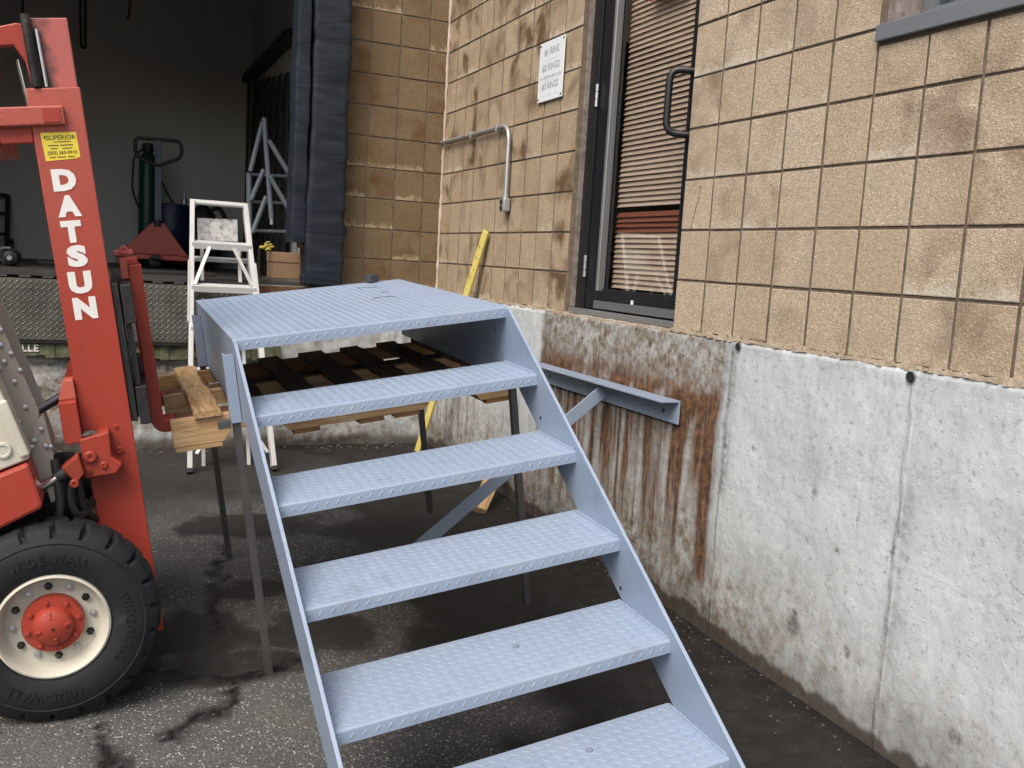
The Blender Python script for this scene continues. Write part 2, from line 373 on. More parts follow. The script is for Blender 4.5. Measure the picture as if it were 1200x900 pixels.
def _mast_red():
    # sky sheen painted into the upper mast as a pink fade, deeper red lower down
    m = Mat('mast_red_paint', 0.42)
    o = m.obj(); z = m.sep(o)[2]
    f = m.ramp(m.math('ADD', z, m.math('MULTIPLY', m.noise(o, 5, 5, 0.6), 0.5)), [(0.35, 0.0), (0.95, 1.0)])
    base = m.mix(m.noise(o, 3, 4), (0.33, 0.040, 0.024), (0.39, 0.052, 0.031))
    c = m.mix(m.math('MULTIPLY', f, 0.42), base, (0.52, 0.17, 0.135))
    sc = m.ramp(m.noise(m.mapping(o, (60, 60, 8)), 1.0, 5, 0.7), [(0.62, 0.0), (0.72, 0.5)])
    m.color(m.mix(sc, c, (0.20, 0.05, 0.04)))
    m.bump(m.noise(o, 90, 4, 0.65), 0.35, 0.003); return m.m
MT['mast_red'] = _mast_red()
m = Mat('gravel', 0.9); m.color(m.mix(m.noise(m.pos(), 60, 2), (0.035, 0.033, 0.03), (0.13, 0.125, 0.115))); MT['gravel'] = m.m
m = Mat('rust_steel', 0.8); m.color(m.ramp(m.noise(m.obj(), 20, 5), [(0.3, (0.05, 0.025, 0.015)), (0.7, (0.16, 0.07, 0.03))])); MT['rust'] = m.m
m = Mat('stone_jamb', 0.9); m.color(m.ramp(m.noise(m.pos(), 25, 6, 0.7), [(0.3, (0.10, 0.085, 0.07)), (0.7, (0.32, 0.28, 0.25))])); m.bump(m.noise(m.pos(), 70, 5), 0.5, 0.005); MT['stone'] = m.m
MT['window_grey'] = paint('grey_window_frame', (0.16, 0.17, 0.185), 0.45, 0.25, (0.08, 0.08, 0.085), 8.0)

# ------------------------------------------------------------------ helpers: meshes and objects
WM = {}
def tag(o, label=None, cat=None, group=None, kind=None):
    if label: o['label'] = label
    if cat: o['category'] = cat
    if group: o['group'] = group
    if kind: o['kind'] = kind
    return o
def empty(name, M=None, label=None, cat=None, group=None):
    o = bpy.data.objects.new(name, None); COL.objects.link(o)
    M = M or Matrix.Identity(4); o.matrix_basis = M; WM[o] = M.copy()
    return tag(o, label, cat, group)
def link(name, me, mat, parent=None, M=None, smooth=False, bevel=0.0):
    o = bpy.data.objects.new(name, me); COL.objects.link(o)
    M = M if M is not None else (WM[parent] if parent else Matrix.Identity(4))
    if parent:
        o.parent = parent; o.matrix_basis = WM[parent].inverted() @ M
    else: o.matrix_basis = M
    WM[o] = M.copy()
    if mat is not None and len(me.materials) == 0: me.materials.append(mat if not isinstance(mat, str) else MT[mat])
    if smooth:
        me.polygons.foreach_set('use_smooth', [True] * len(me.polygons))
    if bevel:
        b = o.modifiers.new('edge', 'BEVEL'); b.width = bevel; b.segments = 2; b.limit_method = 'ANGLE'; b.angle_limit = math.radians(40); b.harden_normals = False
    return o
class MB:
    def __init__(s): s.v = []; s.f = []
    def add(s, vs, fs):
        k = len(s.v); s.v += [tuple(x) for x in vs]; s.f += [tuple(i + k for i in f) for f in fs]; return s
    def box(s, x0, x1, y0, y1, z0, z1):
        x0, x1 = sorted((x0, x1)); y0, y1 = sorted((y0, y1)); z0, z1 = sorted((z0, z1))
        return s.add([(x0, y0, z0), (x1, y0, z0), (x1, y1, z0), (x0, y1, z0), (x0, y0, z1), (x1, y0, z1), (x1, y1, z1), (x0, y1, z1)],
                     [(0, 3, 2, 1), (4, 5, 6, 7), (0, 1, 5, 4), (1, 2, 6, 5), (2, 3, 7, 6), (3, 0, 4, 7)])
    def prism(s, poly, axis, a, b):
        # poly: 2D points in the other two axes (in x,y,z order without axis)
        n = len(poly)
        def P(p, t):
            q = list(p); q.insert(axis, t); return tuple(q)
        ar = sum(poly[i][0] * poly[(i + 1) % n][1] - poly[(i + 1) % n][0] * poly[i][1] for i in range(n))
        vs = [P(p, a) for p in poly] + [P(p, b) for p in poly]
        fs = [tuple(range(n)), tuple(range(2 * n - 1, n - 1, -1))]
        fs += [(i, n + i, n + (i + 1) % n, (i + 1) % n) for i in range(n)]
        s.add(vs, fs); s.fix = True; return s
    def bar(s, p, q, w, h, up=(0, 0, 1)):
        p = Vector(p); q = Vector(q); d = (q - p).normalized(); u = Vector(up)
        if abs(d.dot(u)) > 0.98: u = Vector((0, 1, 0))
        sd = d.cross(u).normalized() * (w / 2); uu = sd.cross(d).normalized() * (h / 2)
        vs = []
        for c in (p, q):
            vs += [c - sd - uu, c + sd - uu, c + sd + uu, c - sd + uu]
        s.add(vs, [(0, 1, 2, 3), (7, 6, 5, 4), (0, 4, 5, 1), (1, 5, 6, 2), (2, 6, 7, 3), (3, 7, 4, 0)]); s.fix = True; return s
    def tube(s, path, r, n=10, cap=True):
        path = [Vector(p) for p in path]
        rs = r if isinstance(r, (list, tuple)) else [r] * len(path)
        ref = None; k0 = len(s.v); m = len(path)
        for i, p in enumerate(path):
            d = (path[min(i + 1, m - 1)] - path[max(i - 1, 0)]).normalized()
            if ref is None:
                ref = Vector((0, 0, 1)) if abs(d.z) < 0.9 else Vector((1, 0, 0))
            a = (ref - d * ref.dot(d)).normalized(); b = d.cross(a); ref = a
            for j in range(n):
                t = 2 * math.pi * j / n
                s.v.append(tuple(p + (a * math.cos(t) + b * math.sin(t)) * rs[i]))
        for i in range(m - 1):
            for j in range(n):
                a0 = k0 + i * n + j; a1 = k0 + i * n + (j + 1) % n
                s.f.append((a0, a1, a1 + n, a0 + n))
        if cap:
            s.f.append(tuple(k0 + j for j in range(n - 1, -1, -1))); s.f.append(tuple(k0 + (m - 1) * n + j for j in range(n)))
        return s
    def lathe(s, prof, n=32, axis='z', center=(0, 0, 0), cap0=True):
        # prof: list of (r, h)
        k0 = len(s.v); m = len(prof); c = Vector(center)
        for (r, h) in prof:
            for j in range(n):
                t = 2 * math.pi * j / n
                q = {'z': (r * math.cos(t), r * math.sin(t), h), 'y': (r * math.cos(t), h, r * math.sin(t)), 'x': (h, r * math.cos(t), r * math.sin(t))}[axis]
                s.v.append(tuple(c + Vector(q)))
        for i in range(m - 1):
            for j in range(n):
                a0 = k0 + i * n + j; a1 = k0 + i * n + (j + 1) % n
                s.f.append((a0, a1, a1 + n, a0 + n))
        if cap0: s.f.append(tuple(k0 + j for j in range(n)))
        s.f.append(tuple(k0 + (m - 1) * n + j for j in range(n)))
        s.fix = True; return s
    def mesh(s, name='m'):
        me = bpy.data.meshes.new(name); me.from_pydata(s.v, [], s.f); me.update()
        if getattr(s, 'fix', False):
            bm = bmesh.new(); bm.from_mesh(me); bmesh.ops.recalc_face_normals(bm, faces=bm.faces); bm.to_mesh(me); bm.free()
        return me
    def build(s, name, mat, parent=None, M=None, smooth=False, bevel=0.0):
        return link(name, s.mesh(name), mat, parent, M, smooth, bevel)
def T(x, y, z, rx=0, ry=0, rz=0): return Matrix.Translation((x, y, z)) @ Euler((rx, ry, rz)).to_matrix().to_4x4()
def smooth_by_angle(o, deg=35):
    me = o.data
    me.polygons.foreach_set('use_smooth', [True] * len(me.polygons))
    try: me.set_sharp_from_angle(angle=math.radians(deg))
    except Exception: pass
    return o
def text_mesh(txt, size, bold=0.0, extrude=0.0008, align='CENTER', space=1.0):
    cu = bpy.data.curves.new('t', 'FONT'); cu.body = txt; cu.size = size; cu.offset = bold; cu.extrude = extrude
    cu.align_x = align; cu.align_y = 'CENTER'; cu.space_character = space; cu.resolution_u = 3
    ob = bpy.data.objects.new('t', cu); me = bpy.data.meshes.new_from_object(ob)
    bpy.data.objects.remove(ob); me.materials.clear(); return me
def round_path(pts, r, n=5):
    pts = [Vector(p) for p in pts]; out = [pts[0]]
    for a, b, c in zip(pts[:-2], pts[1:-1], pts[2:]):
        d1 = (a - b); d2 = (c - b); k = min(r, d1.length * 0.49, d2.length * 0.49)
        p = b + d1.normalized() * k; q = b + d2.normalized() * k
        for i in range(n + 1):
            t = i / n; out.append(p * (1 - t) ** 2 + b * 2 * t * (1 - t) + q * t * t)
    out.append(pts[-1]); return out
def lug_mesh(cells, length, width, height):
    # cells: (origin, e1, e2, normal, angle) per lug; low ridge on an elongated six-sided base
    mb = MB()
    for (o, e1, e2, nn, ang) in cells:
        ca, sa = math.cos(ang), math.sin(ang)
        a = e1 * ca + e2 * sa; b = e2 * ca - e1 * sa
        L, W = length / 2, width / 2
        vs = [o - a * L, o - a * L * 0.45 - b * W, o + a * L * 0.45 - b * W, o + a * L, o + a * L * 0.45 + b * W, o - a * L * 0.45 + b * W,
              o - a * L * 0.55 + nn * height, o + a * L * 0.55 + nn * height]
        mb.add(vs, [(0, 1, 6), (1, 2, 7, 6), (2, 3, 7), (3, 4, 7), (4, 5, 6, 7), (5, 0, 6)])
    return mb
def lug_cells(o, e1, e2, nn, L1, L2, p, ang0=math.radians(45), margin=0.008):
    out = []; n1 = int(L1 / p) + 2; n2 = int(L2 / p) + 2
    for i in range(n1):
        for j in range(n2):
            for k in (0, 1):
                a = (i + 0.5 * k) * p + p * 0.3; b = (j + 0.5 * k) * p + p * 0.3
                if margin < a < L1 - margin and margin < b < L2 - margin:
                    out.append((o + e1 * a + e2 * b, e1, e2, nn, ang0 if k else -ang0))
    return out
X, Y, Z = Vector((1, 0, 0)), Vector((0, 1, 0)), Vector((0, 0, 1))
PB = 0.2032            # block pitch
ZB = 1.49              # height of a reference bed joint
FT = ZB - 2 * PB       # top of the concrete foundation

# ------------------------------------------------------------------ ground
def gz(y): return 0.024 * np.clip(y, -14, 0)
def coords(fine0, fine1, step, lo, hi):
    c = list(np.arange(fine0, fine1 + 1e-6, step)); s = step; x = c[0]; left = []
    while x > lo:
        s *= 1.35; x -= s; left.append(max(x, lo))
    s = step; x = c[-1]; right = []
    while x < hi:
        s *= 1.35; x += s; right.append(min(x, hi))
    return np.array(left[::-1] + c + right)
def grid_obj(name, us, vs, fn, mat, attrs, parent=None):
    U, V = np.meshgrid(us, vs, indexing='ij'); nu, nv = len(us), len(vs)
    co = fn(U, V).reshape(-1, 3)
    idx = np.arange(nu * nv).reshape(nu, nv)
    q = np.stack([idx[:-1, :-1], idx[1:, :-1], idx[1:, 1:], idx[:-1, 1:]], -1).reshape(-1, 4)
    me = bpy.data.meshes.new(name)
    me.vertices.add(len(co)); me.vertices.foreach_set('co', co.astype(np.float32).ravel())
    me.loops.add(q.size); me.loops.foreach_set('vertex_index', q.astype(np.int32).ravel())
    me.polygons.add(len(q)); me.polygons.foreach_set('loop_start', np.arange(0, q.size, 4, dtype=np.int32))
    me.update(calc_edges=True); me.validate()
    for k, fa in attrs(U, V).items():
        a = me.attributes.new(k, 'FLOAT', 'POINT'); a.data.foreach_set('value', np.clip(fa, 0, 1).astype(np.float32).ravel())
    o = link(name, me, mat, parent, smooth=True); return o
def ground_fn(U, V):
    z = gz(V) + (fbm(U * 1.3, V * 1.3) - 0.5) * 0.012 * (V < 0) + (fbm(U * 9 + 4, V * 9) - 0.5) * 0.004
    return np.stack([U, V, z], -1)
def ground_attrs(U, V):
    n = fbm(U * 2.1 + 7, V * 2.1 + 3, 5); n2 = fbm(U * 6 + 1, V * 6 + 9, 4); n3 = fbm(U * 13 + 31, V * 13 + 11, 4)
    # wet strip along the foot of the wall and under the stairs
    edge = -1.10 + (n - 0.5) * 0.9 + (n2 - 0.5) * 0.35 + np.where(V < -4.2, (V + 4.2) * -0.10, 0)
    wet = sstep(-0.10, 0.16, U - edge)
    back = sstep(-1.9, -0.7, V + (n - 0.5) * 1.6) * 0.80
    wet = np.maximum(wet, back)
    for (cx, cy, rx, ry) in ((-1.47, -3.08, 0.22, 0.20), (-0.94, -1.95, 0.26, 0.13), (-1.6, -2.62, 0.20, 0.12), (-1.95, -3.05, 0.30, 0.22), (-1.78, -3.30, 0.26, 0.14), (-1.55, -1.75, 0.35, 0.2), (-1.25, -2.6, 0.3, 0.25), (-2.35, -3.1, 0.4, 0.35)):
        d = np.hypot((U - cx) / rx, (V - cy) / ry) + (n2 - 0.5) * 0.9 + (n3 - 0.5) * 0.5
        wet = np.maximum(wet, (1 - sstep(0.75, 1.15, d)) * 0.85)
    wet = np.maximum(wet, 0.28 * sstep(0.45, 0.7, n) * sstep(-3.6, -2.9, V))
    n4 = fbm(U * 34 + 3, V * 34 + 77, 4); wx = U + (n3 - 0.5) * 0.11 + (n4 - .5) * 0.05; wy = V + (n2 - 0.5) * 0.09 + (fbm(U * 30 + 90, V * 30, 3) - .5) * 0.06
    crack = np.zeros_like(U)
    for pts, w in (([(-2.223, -3.577), (-2.212, -3.69), (-2.195, -3.765), (-2.187, -3.834), (-2.14, -4.05)], 0.012),
                   ([(-2.10, -3.26), (-2.051, -3.274), (-1.963, -3.335), (-1.875, -3.384), (-1.809, -3.389), (-1.739, -3.376), (-1.654, -3.366), (-1.597, -3.293)], 0.013),
                   ([(-1.801, -3.391), (-1.837, -3.504), (-1.885, -3.587), (-1.948, -3.602), (-2.02, -3.696)], 0.012),
                   ([(-1.685, -2.046), (-1.76, -2.479), (-1.842, -2.995)], 0.005)):
        d = seg_dist(wx, wy, pts)
        crack = np.maximum(crack, (1 - sstep(w * 0.25, w * (0.8 + n3 * 1.4), d)) * sstep(0.30, 0.45, n4 + 0.06))
        wet = np.maximum(wet, 0.9 * (1 - sstep(0.008, 0.02 + 0.085 * np.clip(n2 * 1.6 - .4, 0, 1), d)) * sstep(0.25, 0.5, n4 + .05))
    dust = sstep(0.52, 0.7, fbm(U * 3 + 40, V * 3 + 20)) * (1 - wet) * 0.8
    brown = sstep(-0.55, -0.10, U + (n2 - 0.5) * 0.3) * 0.8 + sstep(-0.6, -0.1, V + (n2 - 0.5) * 0.4) * 0.7 + 0.35 * sstep(0.5, 0.7, n2) * sstep(-3.3, -2.6, V)
    return dict(wet=wet, crack=crack, dust=dust, brown=brown)
gx = coords(-3.1, 0.02, 0.014, -70, 40); gy = coords(-4.95, 0.02, 0.014, -90, 60)
ground = grid_obj('ground', gx, gy, ground_fn, 'asphalt', ground_attrs)
tag(ground, kind='structure')
# loose grit along the wall foot and on the asphalt
mb = MB(); rg = random.Random(5)
def pebble(mb, x, y, r):
    z = float(gz(np.array(y))) + r * 0.25
    a = rg.random() * 6.28; vs = []
    for (dx, dy, dz) in ((1, 0, 0), (-1, 0, 0), (0, 1, 0), (0, -1, 0), (0, 0, 0.7), (0, 0, -0.7)):
        k = r * (0.65 + 0.6 * rg.random())
        vs.append((x + (dx * math.cos(a) - dy * math.sin(a)) * k, y + (dx * math.sin(a) + dy * math.cos(a)) * k, z + dz * k))
    mb.add(vs, [(0, 2, 4), (2, 1, 4), (1, 3, 4), (3, 0, 4), (2, 0, 5), (1, 2, 5), (3, 1, 5), (0, 3, 5)])
for i in range(500):
    pebble(mb, -0.03 - abs(rg.gauss(0, 0.09)), -0.2 - rg.random() * 5.2, 0.002 + 0.006 * rg.random() ** 3)
for i in range(1500):
    pebble(mb, -3.0 + rg.random() * 2.9, -5.2 + rg.random() * 5.0, 0.0015 + 0.004 * rg.random() ** 3)
for i in range(260):
    pebble(mb, -2.8 + rg.random() * 2.6, -0.05 - abs(rg.gauss(0, 0.08)), 0.003 + 0.012 * rg.random() ** 3)
g = mb.build('grit', 'gravel'); tag(g, 'loose grit and small stones scattered over the asphalt', 'gravel', kind='stuff')

# ------------------------------------------------------------------ building
bld = empty('warehouse_building', T(0, 0, 0), 'tan block warehouse with concrete base, glazed door and open loading dock', 'building')
DOOR0, DOOR1 = -10 * PB, -15 * PB      # door opening along the side wall
BT = 0.028                              # how far blocks stand proud of the recessed joints: block depth
JT = 0.0090                             # joint width
WTOP = 4.6
# side wall backing (mortar plane), with door and window openings
W0, W1 = -20 * PB, -27 * PB; WZ0 = ZB + 3 * PB; WZ1 = WZ0 + 1.2
jx = -0.0120
sw = MB()
def backing(mb, y0, y1, z0, z1): mb.box(jx, 0.20, y0, y1, z0, z1)
backing(sw, 0.0, DOOR0, FT, WTOP); backing(sw, DOOR0, DOOR1, 3.25, WTOP); backing(sw, DOOR1, W0, FT, WTOP)
backing(sw, W0, W1, FT, WZ0); backing(sw, W0, W1, WZ1, WTOP); backing(sw, W1, -12.0, FT, WTOP)
side_wall = sw.build('side_wall', 'mortar', bld)
bw = MB()
bw.box(-0.86, 0.20, jx, 0.22, FT, WTOP); bw.box(-3.6, -0.86, jx, 0.22, 2.98, WTOP); bw.box(-9.0, -3.6, jx, 0.22, FT, WTOP)
back_wall = bw.build('back_wall', 'mortar', bld)
def block_mesh(w, h, axis):
    bm = bmesh.new(); bmesh.ops.create_cube(bm, size=1)
    sx = (BT, w, h) if axis == 'x' else (w, BT, h)
    for v in bm.verts: v.co = Vector((v.co.x * sx[0], v.co.y * sx[1], v.co.z * sx[2]))
    # only the outer edges are rounded
    ed = [e for e in bm.edges if all((v.co.x < 0 if axis == 'x' else v.co.y < 0) for v in e.verts)]
    bmesh.ops.bevel(bm, geom=ed, offset=0.0035, segments=2, affect='EDGES', profile=0.6)
    for f in bm.faces:
        nn = f.normal
        f.material_index = 0 if (nn.x if axis == 'x' else nn.y) < -0.55 else 1
    me = bpy.data.meshes.new('block'); bm.to_mesh(me); bm.free(); return me
BM = {}
def get_block(w, axis, mat, h=PB):
    k = (round(w, 4), axis, mat, round(h, 4))
    if k not in BM:
        BM[k] = block_mesh(w - JT, h - JT, axis); BM[k].materials.append(MT[mat]); BM[k].materials.append(MT['mortar'])
    return BM[k]
rb = random.Random(11)
def side_block(s, h, w=PB, y=None, hh=PB, mat=None):
    yc = -(s + 0.5) * PB if y is None else y
    mt = mat or ('block' if s >= 15 else 'block_mid')
    x = -0.018 + BT / 2 + rb.uniform(-0.0012, 0.0012)
    link('block', get_block(w, 'x', mt, hh), None, side_wall, T(x, yc + rb.uniform(-.001, .001), ZB + h * PB + hh / 2 + rb.uniform(-.001, .001), rb.uniform(-.003, .003), 0, rb.uniform(-.004, .004)), smooth=False)
ROWS = range(-2, 9)
for h in ROWS:
    for s in range(0, 10): side_block(s, h)
    for s in range(15, 26):
        if 20 <= s < 27 and h >= 3: continue
        if h == 2 and s >= 20: side_block(s, h, hh=PB - 0.05)
        else: side_block(s, h)
for h in ROWS:
    for i in range(5):
        if i == 0: w, xc = 0.765 * PB, -0.765 * PB / 2
        else: w, xc = PB, -(0.765 + i - 0.5) * PB
        if xc < -0.80: continue
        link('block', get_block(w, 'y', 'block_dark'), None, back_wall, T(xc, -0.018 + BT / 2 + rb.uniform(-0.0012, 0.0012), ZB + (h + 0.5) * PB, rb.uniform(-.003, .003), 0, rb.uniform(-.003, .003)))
# the rest of both walls, outside the picture, as one mass of the same blocks
far = MB()
for h in range(-2, 14):
    for s in range(0, 55):
        if h in ROWS and s < 26: continue
        if 10 <= s < 15 and h < 9: continue
        if 20 <= s < 27 and 3 <= h < 9: continue
        far.box(-0.018, jx + 0.002, -s * PB - JT / 2, -(s + 1) * PB + JT / 2, ZB + h * PB + JT / 2, ZB + (h + 1) * PB - JT / 2)
fo = far.build('block', 'block', side_wall, bevel=0.0); tag(fo, kind='stuff')
far = MB()
for h in range(-2, 14):
    for i in range(0, 44):
        xa, xb = -(0.765 + i) * PB, -(0.765 + i + 1) * PB
        z0_, z1_ = ZB + h * PB + JT / 2, ZB + (h + 1) * PB - JT / 2
        if xb > -0.86 and h in ROWS: continue
        if -3.6 < (xa + xb) / 2 < -0.80:
            if z1_ < 3.0: continue
            z0_ = max(z0_, 2.985)
        far.box(xa - JT / 2, xb + JT / 2, -0.018, jx + 0.002, z0_, z1_)
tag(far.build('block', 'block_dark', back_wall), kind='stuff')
MB().tube([(-0.0186, y, z) for y, z in ((-3.168, 1.667), (-3.160, 1.640), (-3.163, 1.615), (-3.146, 1.580), (-3.138, 1.545), (-3.126, 1.515), (-3.124, 1.497))], 0.0016, 5).build('crack', 'mortar', bld)
# corner caulk line
cb = MB(); rc = random.Random(2)
cb.tube([(-0.026 + rc.uniform(-.0025, .0025), -0.030 + rc.uniform(-.0025, .0025), z) for z in np.arange(FT, 3.6, 0.03)], [0.011 + rc.uniform(-.003, .003) for z in np.arange(FT, 3.6, 0.03)], 8)
cb.build('corner_caulk', 'caulk', bld, smooth=True)
# foundation face on the side wall with its stains
def found_fn(U, V):     # U along y, V along z
    n = fbm(U * 2.0, V * 2.0, 4); n2 = fbm(U * 14, V * 14, 4)
    x = -0.030 + (n - 0.5) * 0.012 + (n2 - 0.5) * 0.005
    top = sstep(FT - 0.02, FT + 0.005, V)
    x = x + top * (0.012 + 0.012 * fbm(U * 25, V * 0 + 3, 3))
    x = np.where((U < -1.88) & (U > -3.42), x + 0.004, x)
    return np.stack([x, U, V], -1)
def found_attrs(U, V):
    n = fbm(U * 2.2 + 3, V * 2.2 + 8, 5); n2 = fbm(U * 9, V * 9, 4); ns = fbm(U * 16 + 50, V * 0.9 + 5, 5); ns2 = fbm(U * 42 + 9, V * 1.6, 4)
    zone = sstep(-3.46, -3.40, U + (n2 - .5) * .05) * (1 - sstep(-1.86, -1.78, U))
    above = sstep(0.74, 0.84, V + (n2 - 0.5) * 0.12)
    tan = zone * (0.30 + 0.75 * above + 0.45 * sstep(0.25, 0.7, V)) * sstep(0.15, 0.5, n + 0.25)
    tan = np.maximum(tan, sstep(-1.85, -1.2, U) * 0.55 * sstep(0.35, 0.7, 1 - V))
    tan = np.maximum(tan, 0.95 * (1 - sstep(0.10, 0.46, V + (ns - .5) * .5 + (n - .5) * .3)) * sstep(-4.9, -3.4, U + (n - .5)))
    tan = np.maximum(tan, 0.35 * (1 - sstep(0.10, 0.30, V + (ns - .5) * .3)))
    near_shelf = np.exp(-((V - 0.80) / 0.10) ** 2)
    rust = zone * near_shelf * sstep(0.30, 0.60, n2 + 0.12) * 1.0
    streak = sstep(0.33, 0.58, ns * 0.6 + ns2 * 0.4) * sstep(0.05, 0.25, V) * (1 - sstep(0.74, 0.80, V))
    rust = np.maximum(rust, zone * streak * (0.35 + 0.65 * sstep(0.05, 0.55, V + (ns2 - .5) * .6)))
    # heavy rust plate mark and its long run at the near end
    pl = sstep(-3.40, -3.385, U) * (1 - sstep(-3.20, -3.16, U)) * sstep(0.42, 0.74, V + (ns - .5) * .7 + (n2 - .5) * .1) * (1 - sstep(0.80, 0.82, V))
    rust = np.maximum(rust, pl)
    run = np.exp(-((U + 3.355 + (0.79 - V) * 0.06) / 0.042) ** 2) * sstep(0.05, 0.16, V) * (1 - sstep(0.78, 0.82, V))
    run2 = np.exp(-((U + 3.31) / 0.05) ** 2) * sstep(0.30, 0.6, V) * (1 - sstep(0.78, 0.82, V))
    rust = np.maximum(rust, np.maximum(run * 1.25, run2 * 0.9))
    rust = np.maximum(rust, sstep(-2.1, -1.7, U) * sstep(0.5, 0.75, ns) * 0.5 * (1 - sstep(0.4, 0.8, V)))
    dark = 0.75 * np.exp(-((U + 1.86) / 0.03) ** 2) * sstep(0.45, 0.8, V) * sstep(0.3, 0.6, n2 + .1)
    dark = np.maximum(dark, 0.55 * np.exp(-((V - 1.07) / 0.035) ** 2) * sstep(0.4, 0.7, n2))
    dark = np.maximum(dark, 0.8 * np.exp(-((V - 0.93) / 0.10) ** 2) * np.exp(-((U + 1.80) / 0.10) ** 2) * sstep(0.4, .6, n2))
    for (cy, cz, r) in ((-3.525, 1.062, .014), (-4.355, 1.058, .015), (-3.96, 0.178, .02), (-4.652, 0.082, .022), (-3.96, 0.14, .035), (-4.215, 0.163, .012), (-4.22, 0.145, .012), (-4.0, 0.62, .012), (-3.99, 0.60, .008), (-4.13, 0.46, .01), (-3.66, 0.70, .008)):
        d = np.hypot(U - cy, V - cz); dark = np.maximum(dark, 1.3 * (1 - sstep(r * 0.75, r * 1.2, d)))
    wob = (n2 - .5) * .03
    for cy, w, a in ((-4.365, 0.010, 0.85), (-4.385, 0.03, 0.45), (-3.49, 0.030, 0.95), (-3.45, 0.02, 0.5), (-2.45, 0.008, 0.9), (-2.62, 0.006, 0.5), (-3.0, 0.01, 0.5)):
        dark = np.maximum(dark, a * np.exp(-((U - cy + wob) / w) ** 2) * (0.35 + 0.65 * sstep(0.35, 0.6, fbm(U * 3, V * 5 + 60, 3))))
    dark = np.maximum(dark, zone * 0.55 * sstep(0.58, 0.70, ns2) * (1 - above))
    dark = np.maximum(dark, 0.5 * sstep(0.55, 0.75, n2) * (1 - sstep(0.15, 0.5, V)) * sstep(-4.3, -3.2, U))
    g = 0.024 * U
    damp = (1 - sstep(0.045, 0.075, V - g + (ns - .5) * .05 + (n - .5) * .10 + (ns2 - .5) * .02)) * 0.92
    damp = np.maximum(damp, 0.35 * (1 - sstep(0.10, 0.22, V - g + (ns - .5) * .2)))
    grv = np.ones_like(U)
    for cy in (-4.365, -3.49, -1.86, -2.45): grv = np.minimum(grv, sstep(0.002, 0.010, np.abs(U - cy + wob * 0.4)))
    for cz in (0.55,): grv = np.minimum(grv, 0.92 + 0.08 * sstep(0.001, 0.008, np.abs(V - cz - U * 0.012 + wob * 0.5)))
    return dict(tan=tan, rust=rust, dark=dark, damp=damp, groove=grv)
fy = np.concatenate([np.arange(-12, -5.3, 0.25), np.arange(-5.3, 0.001, 0.0095)]); fz = np.arange(-0.35, FT + 0.0005, 0.0095)
fz[-1] = FT
found = grid_obj('foundation', fy, fz, found_fn, 'concrete', found_attrs, bld)
rt_ = random.Random(14)
for (yy, zz, rr_) in ((-3.525, 1.058, .0135), (-4.355, 1.054, .0155)):
    smooth_by_angle(MB().lathe([(rr_ * 1.1, -0.0375), (rr_, -0.0395), (rr_ * 0.55, -0.0385)], 14, 'x', (0, yy, zz)).build('tie_hole_plug', 'rubber_black', bld))
# top ledge and bedding mortar
led = MB(); led2 = MB(); rl = random.Random(8); ys = np.arange(0, -5.6, -0.018)
for a, b in zip(ys[:-1], ys[1:]):
    if DOOR1 - 0.0 < (a + b) / 2 < DOOR0: continue
    (led if a > DOOR0 else led2).box(-0.0325 + rl.uniform(0, .012), 0.02, a, b, FT - 0.006 - rl.uniform(0, .008), FT + rl.uniform(-.002, .010))
led.build('bedding_mortar', 'pale_mortar', bld); led2.build('bedding_mortar', 'pale_mortar', bld)
fs = MB(); fs.box(-0.022, 0.3, -12, 0.0, FT - 0.3, FT - 0.004); fs.build('foundation_core', 'pale_mortar', bld)
# dock face under the back wall: concrete
def dockf_fn(U, V):
    n = fbm(U * 3, V * 3, 4); n2 = fbm(U * 12, V * 12, 4)
    y = -0.02 + (n - .5) * 0.05 + (n2 - .5) * 0.016
    return np.stack([U, y, V], -1)
def dockf_attrs(U, V):
    n = fbm(U * 2.6 + 1, V * 2.6, 5); n2 = fbm(U * 11 + 5, V * 11, 4); ns = fbm(U * 14 + 50, V * 1.2, 4)
    left = 1 - sstep(-1.6, -1.2, U)
    tan = np.clip(0.45 + 0.7 * sstep(0.4, 0.65, n) * (0.5 + .5 * left), 0, 1)
    dark = 0.7 * sstep(0.5, 0.68, n2) * left + 0.35 * sstep(0.52, 0.7, ns)
    crk = np.zeros_like(U)
    for pts in ([(-3.2, .30), (-2.7, .27), (-2.2, .29), (-1.9, .25)], [(-3.0, .54), (-2.5, .53), (-2.0, .55), (-1.6, .54), (-1.2, .55)], [(-2.1, .42), (-2.05, .3)]):
        crk = np.maximum(crk, 1 - sstep(0.006, 0.022, seg_dist(U + (n2 - .5) * .05, V + (n - .5) * .06, pts)))
    dark = np.maximum(dark, crk * 1.2)
    damp = (1 - sstep(0.02, 0.10, V + (ns - .5) * .10)) * 0.85
    return dict(tan=tan, rust=0.25 * sstep(0.55, .75, ns), dark=dark, damp=damp, groove=1 - crk)
grid_obj('dock_face', np.arange(-4.6, 0.001, 0.014), np.concatenate([np.arange(-0.3, FT - 0.02, 0.014), [FT - 0.005]]), dockf_fn, 'concrete', dockf_attrs, bld)
MB().box(-9.0, -4.6, -0.02, 0.2, -0.3, FT - 0.003).build('dock_face', 'concrete', bld)
MB().box(-4.6, 0.0, 0.0, 0.2, -0.3, FT - 0.012).build('dock_core', 'pale_mortar', bld)
